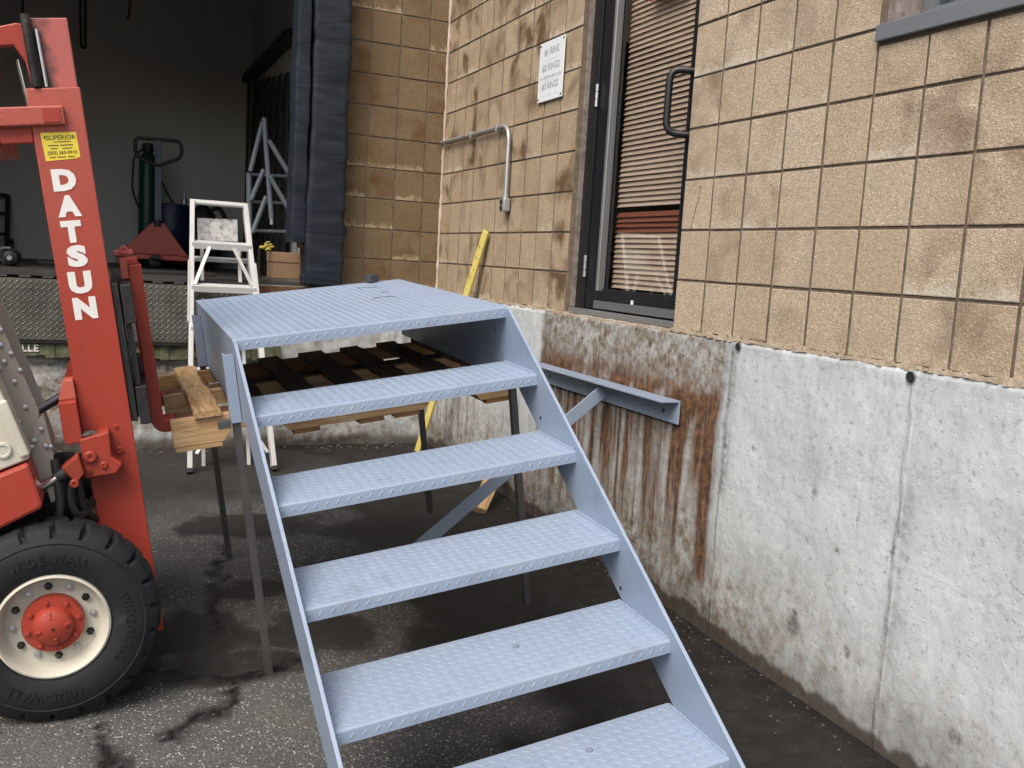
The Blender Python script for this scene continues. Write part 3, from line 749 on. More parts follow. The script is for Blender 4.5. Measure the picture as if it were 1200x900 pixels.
# interior of the dock
MB().box(-8.0, -0.80, 3.3, 3.45, 0.9, 4.6).build('interior_wall', 'interior', bld)
MB().box(-0.85, -0.72, 0.225, 3.3, 0.9, 4.6).build('interior_wall', 'interior', bld)
MB().box(-8.1, -8.0, 0.2, 3.45, 0.9, 4.6).build('interior_wall', 'interior', bld)
MB().box(-8.2, 0.3, 0.0, 3.5, WTOP, WTOP + 0.15).build('ceiling', 'ceiling', bld)
mb = MB()
for i in range(14):
    z = 1.25 + i * 0.2032
    mb.box(-8.0, -0.86, 3.296, 3.2995, z, z + 0.006)
mb.build('block_joint', 'interior', bld)
floor = MB().box(-8.0, -0.72, 0.05, 3.3, FT - 0.05, FT + 0.012).build('dock_floor', 'dock_floor'); tag(floor, kind='structure')

# ------------------------------------------------------------------ door
dz0 = FT + 0.012
door = MB()
for (a, b) in ((DOOR0 - 0.002, -2.128), (-3.002, DOOR1 + 0.002)): door.box(0.035, 0.125, a, b, dz0 + 0.016, 3.2)
door.box(0.035, 0.125, DOOR0 - 0.002, DOOR1 + 0.002, 3.2, 3.25)
door = door.build('door', 'door_black', bld, bevel=0.003)
MB().box(0.045, 0.095, -2.133, -2.238, dz0 + 0.022, 3.19).build('stile', 'door_black', door, bevel=0.004)
MB().box(0.045, 0.095, -2.930, -2.998, dz0 + 0.022, 3.19).build('stile', 'door_black', door, bevel=0.004)
MB().box(0.045, 0.095, -2.239, -2.929, dz0 + 0.022, 1.205).build('bottom_rail', 'door_black', door, bevel=0.004)
MB().box(0.045, 0.095, -2.239, -2.929, 3.06, 3.19).build('top_rail', 'door_black', door, bevel=0.004)
MB().box(0.040, 0.062, -2.2395, -2.262, 1.206, 3.059).build('glazing_bead', 'alu', door, bevel=0.002)
MB().box(0.046, 0.064, -2.263, -2.288, 1.206, 3.059).build('glazing_bead', 'gasket', door, bevel=0.002)
MB().box(0.052, 0.064, -2.918, -2.929, 1.206, 3.059).build('glazing_bead', 'black_plastic', door)
MB().box(0.052, 0.064, -2.289, -2.917, 1.206, 1.218).build('glazing_bead', 'black_plastic', door)
MB().box(0.066, 0.072, -2.24, -2.929, 1.206, 3.059).build('pane', 'glass', door)
MB().box(0.000, 0.125, DOOR0 - 0.003, DOOR1 + 0.003, FT + 0.001, dz0 + 0.014).build('threshold', 'alu', door, bevel=0.003)
MB().box(0.036, 0.0445, -2.239, -2.996, dz0 + 0.024, dz0 + 0.062).build('door_sweep', 'gasket', door)
MB().box(0.0435, 0.0448, -2.585, -2.607, 1.158, 1.178).build('maker_label', 'sign_white', door)
hp = round_path([(0.047, -2.966, 2.150), (-0.045, -2.915, 2.155), (-0.045, -2.915, 1.895), (0.047, -2.966, 1.89)], 0.05, 6)
smooth_by_angle(MB().tube(hp, 0.0158, 12).build('handle', 'black_plastic', door))
for zc in (2.16, 1.325, 2.95):
    hb = MB()
    for k in range(3): hb.lathe([(0.0095, zc - 0.055 + k * 0.037), (0.0095, zc - 0.055 + k * 0.037 + 0.034)], 12, 'z', (0.032, -2.131, 0))
    smooth_by_angle(hb.build('hinge', 'alu', door))
# caulk between block and frame
MB().box(0.012, 0.0345, DOOR0 - 0.001, DOOR0 - 0.012, FT + 0.03, 3.24).build('frame_caulk', 'stone', door)
# dark room behind
rm = MB()
rm.box(0.9, 1.0, -1.6, -3.5, 0.9, 3.6); rm.box(0.205, 1.0, -1.6, -1.5, 0.9, 3.6); rm.box(0.205, 1.0, -3.6, -3.5, 0.9, 3.6); rm.box(0.205, 1.0, -1.5, -3.6, 3.5, 3.6); rm.box(0.205, 1.0, -1.5, -3.6, 0.95, FT)
rm.build('office_room', 'dark_room', bld)
# blind
blind = empty('window_blind', T(0.13, -2.58, 1.27), 'tan horizontal slat blind hanging behind the glazed door', 'blind')
me_s = MB().box(-0.0137, 0.0137, -0.34, 0.34, -0.0004, 0.0004).mesh(); me_s.materials.append(MT['slat'])
me_r = me_s.copy(); me_r.materials.clear(); me_r.materials.append(MT['slat_reflection'])
k = 0; z = 1.238
while z < 3.05:
    red = 1.50 < z < 1.585  # band of slats coloured as the reddish reflection on the glass
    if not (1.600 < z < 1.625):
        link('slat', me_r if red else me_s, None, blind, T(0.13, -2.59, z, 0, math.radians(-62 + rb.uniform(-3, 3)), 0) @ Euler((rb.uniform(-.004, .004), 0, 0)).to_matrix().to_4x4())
    z += 0.0245
for yc in (-2.46, -2.86):
    MB().tube([(0.115, yc, 1.28), (0.115, yc, 3.06)], 0.0012, 6).build('ladder_cord', 'slat', blind)
MB().tube([(0.107, -2.565, 1.275), (0.107, -2.553, 1.61)], 0.0095, 8).build('wand', 'wand', blind, smooth=True)
MB().box(0.115, 0.145, -2.25, -2.93, 1.220, 1.232).build('bottom_rail', 'slat', blind, bevel=0.003)
rs = MB().box(0.0745, 0.0765, -2.50, -2.78, 2.53, 2.70).build('door_sign', 'red_sign'); tag(rs, 'red sign behind the top of the door glass', 'sign')

# ------------------------------------------------------------------ window
win = MB()
win.box(0.06, 0.12, W0 - 0.086, W0 - 0.122, WZ0 + 0.012, WZ1); win.box(0.06, 0.12, W1 + 0.09, W1 + 0.13, WZ0 + 0.012, WZ1)
win.box(0.06, 0.12, W0 - 0.1225, W1 + 0.1305, WZ0 + 0.012, WZ0 + 0.05); win.box(0.06, 0.12, W0 - 0.1225, W1 + 0.1305, WZ1 - 0.05, WZ1)
win = win.build('window', 'window_grey', bld, bevel=0.002)
MB().box(0.085, 0.091, W0 - 0.12, W1 + 0.128, WZ0 + 0.04, WZ1 - 0.04).build('pane', 'glass_dark', win)
MB().box(-0.036, 0.13, W0 - 0.001, W1 - 0.02, WZ0 - 0.042, WZ0 + 0.008).build('sill', 'window_grey', win, bevel=0.003)
MB().box(0.0065, 0.13, W0 - 0.001, W0 - 0.085, WZ0 + 0.011, WZ1).build('jamb', 'stone', win)
MB().box(0.25, 0.27, W0, W1, WZ0, WZ1).build('blind_panel', 'interior', win)

# ------------------------------------------------------------------ wall fittings
sg = empty('wall_sign', T(-0.03, -1.715, 2.338), 'small white metal sign with faded doorbell ring instructions left of door', 'sign')
plate = MB(); plate.box(-0.003, 0.0, -0.152, 0.152, -0.155, 0.155); plate.build('sign_plate', 'sign_white', sg, bevel=0.001)
SM = Matrix(((0, 0, -1, 0), (-1, 0, 0, 0), (0, 1, 0, 0), (0, 0, 0, 1)))    # text plane facing -X, reading towards -Y
def wall_text(txt, y, z, size, mat, bold=0.0):
    link('lettering', text_mesh(txt, size, bold, 0.0004), mat, sg, T(-0.0336, -1.715 - y, 2.338 + z) @ SM)
wall_text('#1 RING', 0.0, 0.100, 0.048, 'faded_ink', 0.0008)
wall_text('#2 RINGS', 0.0, 0.018, 0.050, 'faded_ink', 0.0008)
# two worn lines that can no longer be read: only broken strokes of ink remain
rk = random.Random(12)
for zl, mt_, y0_, y1_ in ((-0.030, 'faded_ink', -0.125, 0.125), (-0.122, 'fainter_ink', -0.10, 0.10)):
    y_ = y0_
    while y_ < y1_:
        w_ = rk.uniform(0.006, 0.016); h_ = rk.uniform(0.010, 0.022)
        if rk.random() > 0.12: MB().box(-0.0036, -0.003, y_, y_ + w_ * 0.55, zl - 0.010, zl - 0.010 + h_).build('worn_ink', mt_, sg)
        y_ += w_
wall_text('#3 RINGS', 0.0, -0.078, 0.048, 'faded_ink', 0.0008)
for z in (0.056, -0.052): MB().box(-0.0036, -0.003, -0.10, 0.10, z, z + 0.002).build('rule_line', 'fainter_ink', sg)
for sy in (-1, 1):
    for sz in (-1, 1):
        smooth_by_angle(MB().lathe([(0.0055, 0), (0.0055, -0.003), (0.003, -0.0045)], 10, 'x', (-0.003, sy * 0.138, sz * 0.140)).build('screw', 'black_steel', sg))
cd = empty('conduit', T(-0.045, -1.22, 1.66), 'bent galvanised conduit with outlet box on the tan block wall', 'conduit')
cp = round_path([(-0.045, -0.035, 2.108), (-0.045, -1.225, 2.103), (-0.045, -1.228, 1.700)], 0.10, 7)
smooth_by_angle(MB().tube(cp, 0.0125, 12).build('pipe', 'galv', cd, M=Matrix.Identity(4)))
for (y, z, s) in ((-0.62, 2.106, 1), (-1.05, 2.103, 1)):
    MB().box(-0.062, -0.025, y - 0.008, y + 0.008, z - 0.022, z + 0.020).build('strap', 'galv', cd, M=Matrix.Identity(4), bevel=0.003)
MB().lathe([(0.019, 1.685), (0.019, 1.71)], 14, 'z', (-0.045, -1.228, 0)).build('connector', 'galv', cd, M=Matrix.Identity(4))
MB().box(-0.070, -0.026, -1.195, -1.262, 1.610, 1.688).build('outlet_box', 'galv', cd, M=Matrix.Identity(4), bevel=0.008)
for z in (1.632, 1.666): smooth_by_angle(MB().lathe([(0.014, -0.069), (0.014, -0.0745), (0.010, -0.0755)], 14, 'x', (0, -1.2285, z)).build('outlet_cover', 'black_steel', cd, M=Matrix.Identity(4)))
# steel bracket on the foundation
br = empty('wall_bracket', T(-0.03, -2.5, 0.79), 'blue grey steel shelf angle bolted to the rust stained concrete', 'bracket')
I4 = Matrix.Identity(4)
bx = -0.036
MB().box(bx - 0.095, bx, -1.86, -3.18, 0.790, 0.799).build('top_flange', 'stair', br, M=I4, bevel=0.002)
MB().box(bx - 0.009, bx, -1.86, -3.18, 0.700, 0.7895).build('web_plate', 'stair', br, M=I4, bevel=0.002)
brace = MB().bar((bx - 0.03, -2.60, 0.765), (-1.06, -2.60, -0.035), 0.060, 0.008, up=(0, 1, 0))
brace.bar((bx - 0.03, -2.567, 0.765), (-1.06, -2.567, -0.035), 0.008, 0.060, up=(0, 1, 0)) if False else None
brace.build('brace', 'stair', br, M=I4, bevel=0.0015)
for y in (-1.97, -3.07): smooth_by_angle(MB().lathe([(0.009, bx - 0.0092), (0.009, bx - 0.0105)], 12, 'x', (0, y, 0.742)).build('bolt_hole', 'rubber_black', br, M=I4))
# yellow board leaning in the corner, wood offcut
yb = MB(); p0, p1 = Vector((-0.24, -0.42, 0.02)), Vector((-0.045, -0.955, 1.50))
dd = (p1 - p0).normalized(); yb.bar(p0, p1, 0.062, 0.013, up=(-0.95, -0.25, 0.3))
ybo = empty('yellow_board', Matrix.Translation(p0), 'long yellow board leaning on the block wall behind the landing', 'board')
yb.build('plank', 'yellow_plastic', ybo, M=Matrix.Identity(4), bevel=0.002)
ym = random.Random(6); upv = Vector((-0.95, -0.25, 0.3)); sdv = dd.cross(upv).normalized(); nv = sdv.cross(dd).normalized()
for i in range(16):
    t = 0.30 + i * 0.042 + ym.uniform(-.01, .01); c = p0 + (p1 - p0) * t + nv * 0.0072 + sdv * ym.uniform(-.012, .012)
    a_ = dd * ym.uniform(-.014, .014) + sdv * ym.uniform(-.012, .012)
    MB().bar(c - a_, c + a_, 0.005, 0.0012, up=nv).build('ink_mark', 'ink', ybo, M=Matrix.Identity(4))
wo = MB().box(-0.20, 0.20, -0.045, 0.045, -0.02, 0.02).build('wood_offcut', 'pine', None, T(-0.20, -1.60, 0.06, 0.25, -0.45, 0.9), bevel=0.002); tag(wo, 'short pine offcut lying against the foot of the stained concrete wall', 'wood')

# ------------------------------------------------------------------ dock equipment
lv = empty('dock_leveler', T(-2.4, -0.06, 1.06), 'worn diamond plate dock leveler lip hanging below the loading dock', 'dock leveler')
LX0, LX1, LZ0, LZ1, LY = -3.55, -1.33, 0.692, 1.055, -0.105
MB().box(LX0, LX1, LY, LY + 0.018, LZ0, LZ1).build('lip_plate', 'plate', lv, M=I4, bevel=0.002)
lc = lug_mesh(lug_cells(Vector((LX0, LY - 0.0005, LZ0)), X, Z, -Y, LX1 - LX0, LZ1 - LZ0, 0.035), 0.032, 0.010, 0.0038).build('diamond_lugs', 'plate', lv, M=I4); tag(lc, kind='stuff')
MB().box(LX0, LX1, LY + 0.02, 0.35, LZ1 + 0.018, LZ1 + 0.034).build('deck_plate', 'dock_floor', lv, M=I4)
x = LX0 + 0.05
while x < LX1 - 0.04:
    smooth_by_angle(MB().lathe([(0.014, x), (0.014, x + 0.06)], 10, 'x', (0, LY + 0.012, LZ1 + 0.008)).build('hinge_knuckle', 'black_steel', lv, M=I4)); x += 0.123
MB().box(LX0, LX1, LY + 0.002, LY + 0.05, LZ0 - 0.018, LZ0 - 0.003).build('lip_foot', 'black_steel', lv, M=I4)
bp = MB(); rr = random.Random(4); xs = np.arange(-3.6, -1.05, 0.05)
for a, b in zip(xs[:-1], xs[1:]): bp.box(a, b, -0.075 + rr.uniform(-.006, .006), 0.0, 0.588 + rr.uniform(-.01, .012), 0.672 + rr.uniform(-.005, .005))
bpo = bp.build('bumper_beam', 'bumper', lv, M=I4)
link('lettering', text_mesh('ELLE', 0.056, 0.002, 0.001, 'LEFT', 1.15), 'white_text', lv, T(-2.660, -0.083, 0.638, math.radians(90), 0, 0))
ch = MB().box(-1.30, -0.72, -0.05, -0.024, 1.02, 1.075).build('edge_angle', 'rust', lv, M=I4, bevel=0.004)
# dock seal
ds = empty('dock_seal', T(-0.85, -0.1, 1.1), 'dark navy padded vinyl dock seal beside the loading dock opening', 'dock seal')
def pad(name, x0, x1, y0, y1, z0, z1, seed, amp=0.010):
    nx, ny, nz = 14, 8, 110
    bm = bmesh.new(); rr = np.random.RandomState(seed)
    per = []
    pts = []
    hx, hy = (x1 - x0) / 2, (y1 - y0) / 2; cx, cy = (x0 + x1) / 2, (y0 + y1) / 2
    N = 44
    for i in range(N):
        t = 2 * math.pi * i / N; c, s_ = math.cos(t), math.sin(t)
        e = 0.22
        pts.append((cx + hx * math.copysign(abs(c) ** e, c), cy + hy * math.copysign(abs(s_) ** e, s_)))
    zs = np.linspace(z0, z1, nz); vs = []; fs = []
    for k, z in enumerate(zs):
        edge = min(1.0, (k + 0.3) / 4.0) ** 0.5 if k < 4 else 1.0
        for i, (px, py) in enumerate(pts):
            nx_, ny_ = (px - cx) / hx, (py - cy) / hy
            w = float(fbm(np.array(px * 7 + seed), np.array(z * 14.0 + 1.5 * px * 4), 3) - 0.5) * 2
            big = float(fbm(np.array(px * 3 + seed), np.array(z * 3.0), 2) - 0.5) * 2
            d = amp * w + amp * 1.3 * big
            vs.append((cx + (px - cx) * (0.93 + 0.07 * edge) + nx_ * d, cy + (py - cy) * (0.93 + 0.07 * edge) + ny_ * d, z))
    for k in range(nz - 1):
        for i in range(N):
            a = k * N + i; b = k * N + (i + 1) % N; fs.append((a, b, b + N, a + N))
    fs.append(tuple(range(N - 1, -1, -1))); fs.append(tuple((nz - 1) * N + i for i in range(N)))
    m2 = MB().add(vs, fs); return smooth_by_angle(m2.build(name, 'vinyl', ds, M=I4), 60)
pad('seal_pad', -0.985, -0.742, -0.235, -0.03, 1.105, 3.2, 3)
pad('inner_pad', -1.085, -0.990, -0.215, -0.02, 1.365, 3.2, 9, 0.006)
MB().box(-1.012, -0.9885, -0.16, -0.02, 1.33, 1.66).build('foam_core', 'foam', ds, M=I4, bevel=0.01)
MB().box(-0.985, -0.72, -0.03, 0.0, 1.10, 3.6).build('backing_board', 'brown_wood', ds, M=I4)
MB().box(-1.0, -0.95, -0.2, -0.08, 1.10, 1.165).build('torn_flap', 'vinyl', ds, M=I4, bevel=0.01)
MB().box(-0.705, -0.690, -0.075, -0.03, 1.43, 1.475).build('mounting_bolt', 'black_steel', ds, M=I4, bevel=0.004)
# dark strip curtain along the interior side wall
ctn = empty('strip_curtain', T(-0.9, 1.2, 1.1), 'dark pleated strip curtain inside the dock beside the right wall', 'curtain')
for i in range(16):
    y = 0.95 + i * 0.14
    MB().box(-0.93 + 0.02 * (i % 2), -0.918 + 0.02 * (i % 2), y, y + 0.136, 1.12, 2.62 + 0.015 * i).build('strip', 'curtain', ctn, M=I4)
MB().box(-0.96, -0.88, 0.90, 3.2, 2.86, 2.92).build('rail', 'black_steel', ctn, M=I4)
# ladder
ld = empty('step_ladder', T(-1.47, -0.68, 0), 'white aluminium step ladder leaning folded against the loading dock', 'ladder')
def LP(x, h, off=0.0):     # a point on the leaning ladder face, h along the height
    t = h / 1.585; return Vector((x, -0.69 + 0.74 * t + off, h - 0.016 + off * -0.4))
def rx(h, s): 
    t = h / 1.585
    return (-1.716 + 0.052 * t) if s < 0 else (-1.228 - 0.108 * t)
for s in (-1, 1):
    a, b = LP(rx(0.022, s), 0.022), LP(rx(1.60, s), 1.60)
    r = MB().bar(a, b, 0.028, 0.055, up=(0, -0.42, 0.9)); 
    ro = r.build('front_rail', 'white_alu', ld, M=I4, bevel=0.003)
    MB().bar(LP(rx(0.0, s), 0.0), LP(rx(0.025, s), 0.025), 0.034, 0.062, up=(0, -0.42, 0.9)).build('rubber_foot', 'rubber_black', ld, M=I4, bevel=0.003)
    MB().bar(LP(rx(0.85, s) + s * 0.018, 0.85), LP(rx(1.22, s) + s * 0.018, 1.22), 0.008, 0.062, up=(0, -0.42, 0.9)).build('side_gusset', 'white_alu', ld, M=I4)
    MB().bar(LP(rx(0.08, s) - s * 0.035, 0.10, -0.03), LP(rx(0.3, s) - s * 0.15, 0.30, -0.03), 0.020, 0.006, up=(0, -0.42, 0.9)).build('knee_brace', 'white_alu', ld, M=I4)
    MB().bar(LP(rx(0.98, s) - s * 0.02, 1.075, -0.026), LP(rx(1.32, s) - s * 0.105, 1.31, -0.026), 0.022, 0.006, up=(0, -0.42, 0.9)).build('knee_brace', 'white_alu', ld, M=I4)
for h in (0.31, 0.565, 0.82, 1.065, 1.33):
    MB().bar(LP(rx(h, -1) - 0.004, h), LP(rx(h, 1) + 0.004, h), 0.075, 0.042, up=(0, -0.2, 1)).build('step', 'white_alu', ld, M=I4, bevel=0.003)
MB().bar(LP(rx(1.6, -1) - 0.014, 1.598), LP(rx(1.6, 1) + 0.014, 1.598), 0.05, 0.018, up=(0, -0.42, 0.9)).build('top_bar', 'white_alu', ld, M=I4, bevel=0.004)
for s in (-1, 1):
    xr = -1.600 if s < 0 else -1.372
    MB().bar(LP(xr - s * -0.02 - 0.0, 0.03, 0.16), LP(xr, 1.36, 0.10), 0.020, 0.03, up=(0, -0.42, 0.9)).build('rear_rail', 'white_alu', ld, M=I4, bevel=0.002)
MB().bar(LP(-1.68, 1.28, 0.10), LP(-1.31, 1.28, 0.10), 0.03, 0.022, up=(0, -0.42, 0.9)).build('rear_brace', 'white_alu', ld, M=I4)
MB().bar((-1.625, 0.09, 1.41), (-1.375, 0.09, 1.418), 0.012, 0.145, up=(0, 0.1, 1)).build('pail_shelf', 'splatter', ld, M=I4, bevel=0.003)
# pallet jack
pj = empty('pallet_jack', T(-1.75, 2.2, FT + 0.012), 'faded red pallet jack standing inside the dock, handle up', 'pallet jack')
MB().prism([(-2.045, 1.205), (-1.50, 1.205), (-1.70, 1.475), (-1.79, 1.475)], 1, 2.14, 2.24).build('cowl', 'red_old', pj, M=I4, bevel=0.012)
MB().prism([(-2.05, 1.165), (-1.50, 1.165), (-1.50, 1.204), (-2.05, 1.204)], 1, 2.12, 2.45).build('cross_frame', 'red_old', pj, M=I4, bevel=0.008)
for xx in (-2.045, -1.66): MB().box(xx, xx + 0.16, 2.452, 3.25, 1.13, 1.19).build('fork', 'red_old', pj, M=I4, bevel=0.008)
smooth_by_angle(MB().lathe([(0.04, -0.045), (0.045, -0.03), (0.045, 0.03), (0.04, 0.045)], 20, 'x', (-1.77, 2.10, FT + 0.057)).build('steer_wheel', 'rubber_black', pj, M=I4))
MB().box(-1.80, -1.735, 2.0, 2.10, 1.17, 1.21).build('wheel_yoke', 'black_steel', pj, M=I4, bevel=0.006)
for xx in (-1.99, -1.60): smooth_by_angle(MB().lathe([(0.035, xx), (0.035, xx + 0.06)], 14, 'x', (0, 3.15, FT + 0.047)).build('load_wheel', 'rubber_black', pj, M=I4))
MB().bar((-1.747, 2.16, 1.44), (-1.755, 2.12, 2.14), 0.052, 0.03, up=(0, 1, 0)).build('handle_bar', 'grey_steel', pj, M=I4, bevel=0.004)
gp = round_path([(-1.755, 2.12, 1.935), (-1.93, 2.12, 2.00), (-1.935, 2.12, 2.145), (-1.575, 2.12, 2.15), (-1.57, 2.12, 2.02), (-1.752, 2.12, 1.935)], 0.05, 5)
smooth_by_angle(MB().tube(gp, 0.014, 10).build('grip_loop', 'black_plastic', pj, M=I4))
smooth_by_angle(MB().lathe([(0.05, 1.44), (0.05, 1.49), (0.02, 1.50)], 14, 'z', (-1.75, 2.18, 0)).build('pump_head', 'black_steel', pj, M=I4))
gc = empty('gas_cylinder', T(-1.80, 2.85, FT + 0.012), 'tall green gas cylinder with hose behind the pallet jack', 'gas cylinder')
smooth_by_angle(MB().lathe([(0.07, FT + 0.012), (0.075, FT + 0.03), (0.075, 2.00), (0.06, 2.07), (0.03, 2.10), (0.03, 2.13)], 24, 'z', (-1.80, 2.85, 0)).build('cylinder_body', 'green', gc, M=I4))
smooth_by_angle(MB().lathe([(0.045, 2.10), (0.05, 2.12), (0.045, 2.17), (0.02, 2.18)], 14, 'z', (-1.80, 2.85, 0)).build('valve_cap', 'black_steel', gc, M=I4))
hz = round_path([(-1.83, 2.8, 2.13), (-1.92, 2.78, 2.05), (-1.93, 2.78, 1.75), (-1.87, 2.78, 1.6)], 0.06, 5)
smooth_by_angle(MB().tube(hz, 0.009, 8).build('hose', 'rubber_black', gc, M=I4))
hz = round_path([(-1.72, 2.8, 1.92), (-1.62, 2.8, 1.72), (-1.55, 2.8, 1.62)], 0.1, 5)
smooth_by_angle(MB().tube(hz, 0.008, 8).build('hose', 'rubber_black', gc, M=I4))
dr = empty('drum', T(-1.60, 2.75, FT + 0.012), 'dark blue plastic drum beside the green gas cylinder', 'drum')
smooth_by_angle(MB().lathe([(0.15, FT + 0.012), (0.165, FT + 0.04), (0.165, 1.40), (0.172, 1.42), (0.165, 1.44), (0.165, 1.62), (0.155, 1.655), (0.05, 1.665)], 28, 'z', (-1.60, 2.75, 0)).build('drum_body', 'navy', dr, M=I4))
MB().box(-1.64, -1.585, 2.582, 2.59, 1.595, 1.62).build('paper_label', 'gasket', dr, M=I4)
smooth_by_angle(MB().lathe([(0.03, 1.66), (0.028, 1.70), (0.012, 1.73), (0.012, 1.76)], 12, 'z', (-1.50, 2.68, 0)).build('bottle_top', 'galv', dr, M=I4))
tb = empty('trash_bag', T(-1.30, 2.8, FT + 0.012), 'black filled rubbish bag standing behind the white ladder', 'bag')
bmx = bmesh.new(); bmesh.ops.create_icosphere(bmx, subdivisions=4, radius=1)
for v in bmx.verts:
    c = v.co; nz_ = float(fbm(np.array(c.x * 3 + 5), np.array(c.z * 4 + c.y * 3), 3))
    v.co = Vector((c.x * 0.16 * (0.8 + .5 * nz_), c.y * 0.15 * (0.8 + .5 * nz_), (c.z * 0.30 + 0.29) * (1 - 0.1 * abs(c.x))))
me = bpy.data.meshes.new('bag'); bmx.to_mesh(me); bmx.free()
smooth_by_angle(link('bag_body', me, 'rubber_black', tb, T(-1.33, 2.75, FT + 0.012)), 60)
hz = round_path([(-1.28, 2.7, 1.62), (-1.20, 2.7, 1.66), (-1.13, 2.7, 1.55), (-1.12, 2.7, 1.30)], 0.08, 5)
smooth_by_angle(MB().tube(hz, 0.02, 8).build('tied_neck', 'rubber_black', tb, M=I4))
# rolling warehouse ladder frame in the dock
rl_ = empty('rolling_ladder', T(-1.05, 0.75, FT + 0.012), 'grey blue tubular rolling ladder frame behind the dock seal', 'ladder')
def rt(p, q, r=0.018, nm='frame_tube', mt='grey_steel'): smooth_by_angle(MB().tube([p, q], r, 8).build(nm, mt, rl_, M=I4))
F = 0.75
def rf(x0, z0, x1, z1, r=0.017, nm='frame_tube', mt='grey_steel', dy=0.0): rt((x0, F + dy, z0), (x1, F + dy, z1), r, nm, mt)
rf(-1.125, 2.24, -1.052, 1.53); rf(-1.052, 1.5295, -1.050, 1.49, 0.012, 'tube_tip', 'galv')
rf(-1.128, 2.215, -1.205, 1.86, dy=0.04); rf(-1.092, 2.083, -0.926, 1.838, dy=-0.035); rf(-1.079, 1.83, -0.918, 1.58, dy=-0.035)
rf(-1.208, 1.85, -1.180, FT + 0.02, 0.019, dy=0.08); rf(-1.165, 1.86, -1.142, FT + 0.02, 0.016, dy=0.42)
rf(-1.11, 1.88, -1.195, 1.655, dy=0.04); rf(-1.087, 1.69, -1.180, 1.42, dy=0.04)
for zz in (1.842, 1.645, 1.437): rf(-1.185, zz, -0.905, zz + 0.012, 0.012, 'rung', dy=0.115)
rf(-0.900, 2.13, -0.893, 1.533, 0.015, 'upright', 'galv', dy=-0.1); rf(-0.893, 1.532, -0.885, FT + 0.02, 0.019, 'upright', dy=-0.1); rf(-0.900, 2.135, -0.86, 2.14, 0.014, 'upright', 'galv', dy=-0.1)
cbx = empty('cardboard_box', T(-1.02, 0.25, FT + 0.036), 'brown cardboard box on the dock edge beside the navy seal', 'box')
MB().box(-1.130, -0.925, 0.14, 0.40, FT + 0.036, 1.225).build('carton', 'cardboard', cbx, M=I4, bevel=0.003)
MB().box(-1.134, -0.921, 0.136, 0.404, 1.228, 1.295).build('lid', 'cardboard', cbx, M=I4, bevel=0.003)
MB().box(-1.16, -0.90, 0.05, 0.42, FT + 0.0125, FT + 0.034).build('dock_board', 'plate', lv, M=I4, bevel=0.003)
gl = empty('work_glove', T(-1.16, 0.3, 1.30), 'yellow and black work glove hanging beside the cardboard box', 'glove')
for i, (a, b) in enumerate((((-1.175, .24, 1.325), (-1.13, .22, 1.345)), ((-1.165, .24, 1.31), (-1.12, .21, 1.33)), ((-1.175, .25, 1.335), (-1.15, .22, 1.36)), ((-1.17, .24, 1.30), (-1.14, .21, 1.31)))):
    smooth_by_angle(MB().tube([a, ((a[0] + b[0]) / 2, a[1], (a[2] + b[2]) / 2 + .006), b], 0.006, 8).build('finger', 'yellow_cloth', gl, M=I4))
bmx = bmesh.new(); bmesh.ops.create_icosphere(bmx, subdivisions=2, radius=1)
me = bpy.data.meshes.new('palm'); 
for v in bmx.verts: v.co = Vector((v.co.x * .022, v.co.y * .015, v.co.z * .013))
bmx.to_mesh(me); bmx.free(); smooth_by_angle(link('palm', me, 'yellow_cloth', gl, T(-1.19, .25, 1.32)), 60)
smooth_by_angle(MB().tube([(-1.21, .25, 1.31), (-1.21, .25, 1.2), (-1.205, .24, FT + .03)], 0.012, 8).build('cuff', 'black_plastic', gl, M=I4))
# hanging ropes
def rope(label, pts, r, mat):
    o = smooth_by_angle(MB().tube(round_path(pts, 0.08, 4), r, 8).build('hanging_rope', mat)); tag(o, label, 'rope', 'ropes hanging inside the dock'); return o
rope('looped black rope hanging above the forklift mast', [(-2.36, 3.1, 4.6), (-2.355, 3.1, 3.2), (-2.345, 3.1, 2.965), (-2.315, 3.1, 2.965), (-2.315, 3.1, 3.3), (-2.31, 3.1, 4.6)], 0.010, 'rubber_black')
rope('thin black cord hanging behind the top of the mast', [(-2.80, 3.0, 4.6), (-2.80, 3.0, 3.0)], 0.009, 'rubber_black')
rope('frayed tan rope end hanging from the dock ceiling', [(-1.95, 3.0, 4.6), (-1.955, 3.0, 3.35), (-1.965, 3.0, 3.24)], 0.014, 'tan_rope')
# dark hand truck at the far left, rolled motor
ht = empty('hand_truck', T(-2.96, 3.0, FT + 0.012), 'black hand truck against the dock back wall at far left', 'hand truck')
for xx in (-3.18, -2.93): smooth_by_angle(MB().tube([(xx, 3.05, FT + 0.08), (xx, 3.2, 1.64)], 0.022, 8).build('side_rail', 'rubber_black', ht, M=I4))
for z in (1.3, 1.48, 1.64): smooth_by_angle(MB().tube([(-3.18, 3.08 + (z - 1.17) * .26, z), (-2.93, 3.08 + (z - 1.17) * .26, z)], 0.016, 8).build('cross_bar', 'rubber_black', ht, M=I4))
for xx in (-3.20, -2.92): smooth_by_angle(MB().lathe([(0.08, xx), (0.085, xx + 0.02), (0.08, xx + 0.04)], 18, 'x', (0, 3.05, FT + 0.097)).build('wheel', 'rubber_black', ht, M=I4))
MB().box(-3.2, -2.9, 2.86, 3.03, FT + 0.014, FT + 0.024).build('toe_plate', 'rubber_black', ht, M=I4)
mo = empty('electric_motor', T(-2.76, 1.0, FT + 0.012), 'small dark round electric motor lying on the dock floor', 'motor')
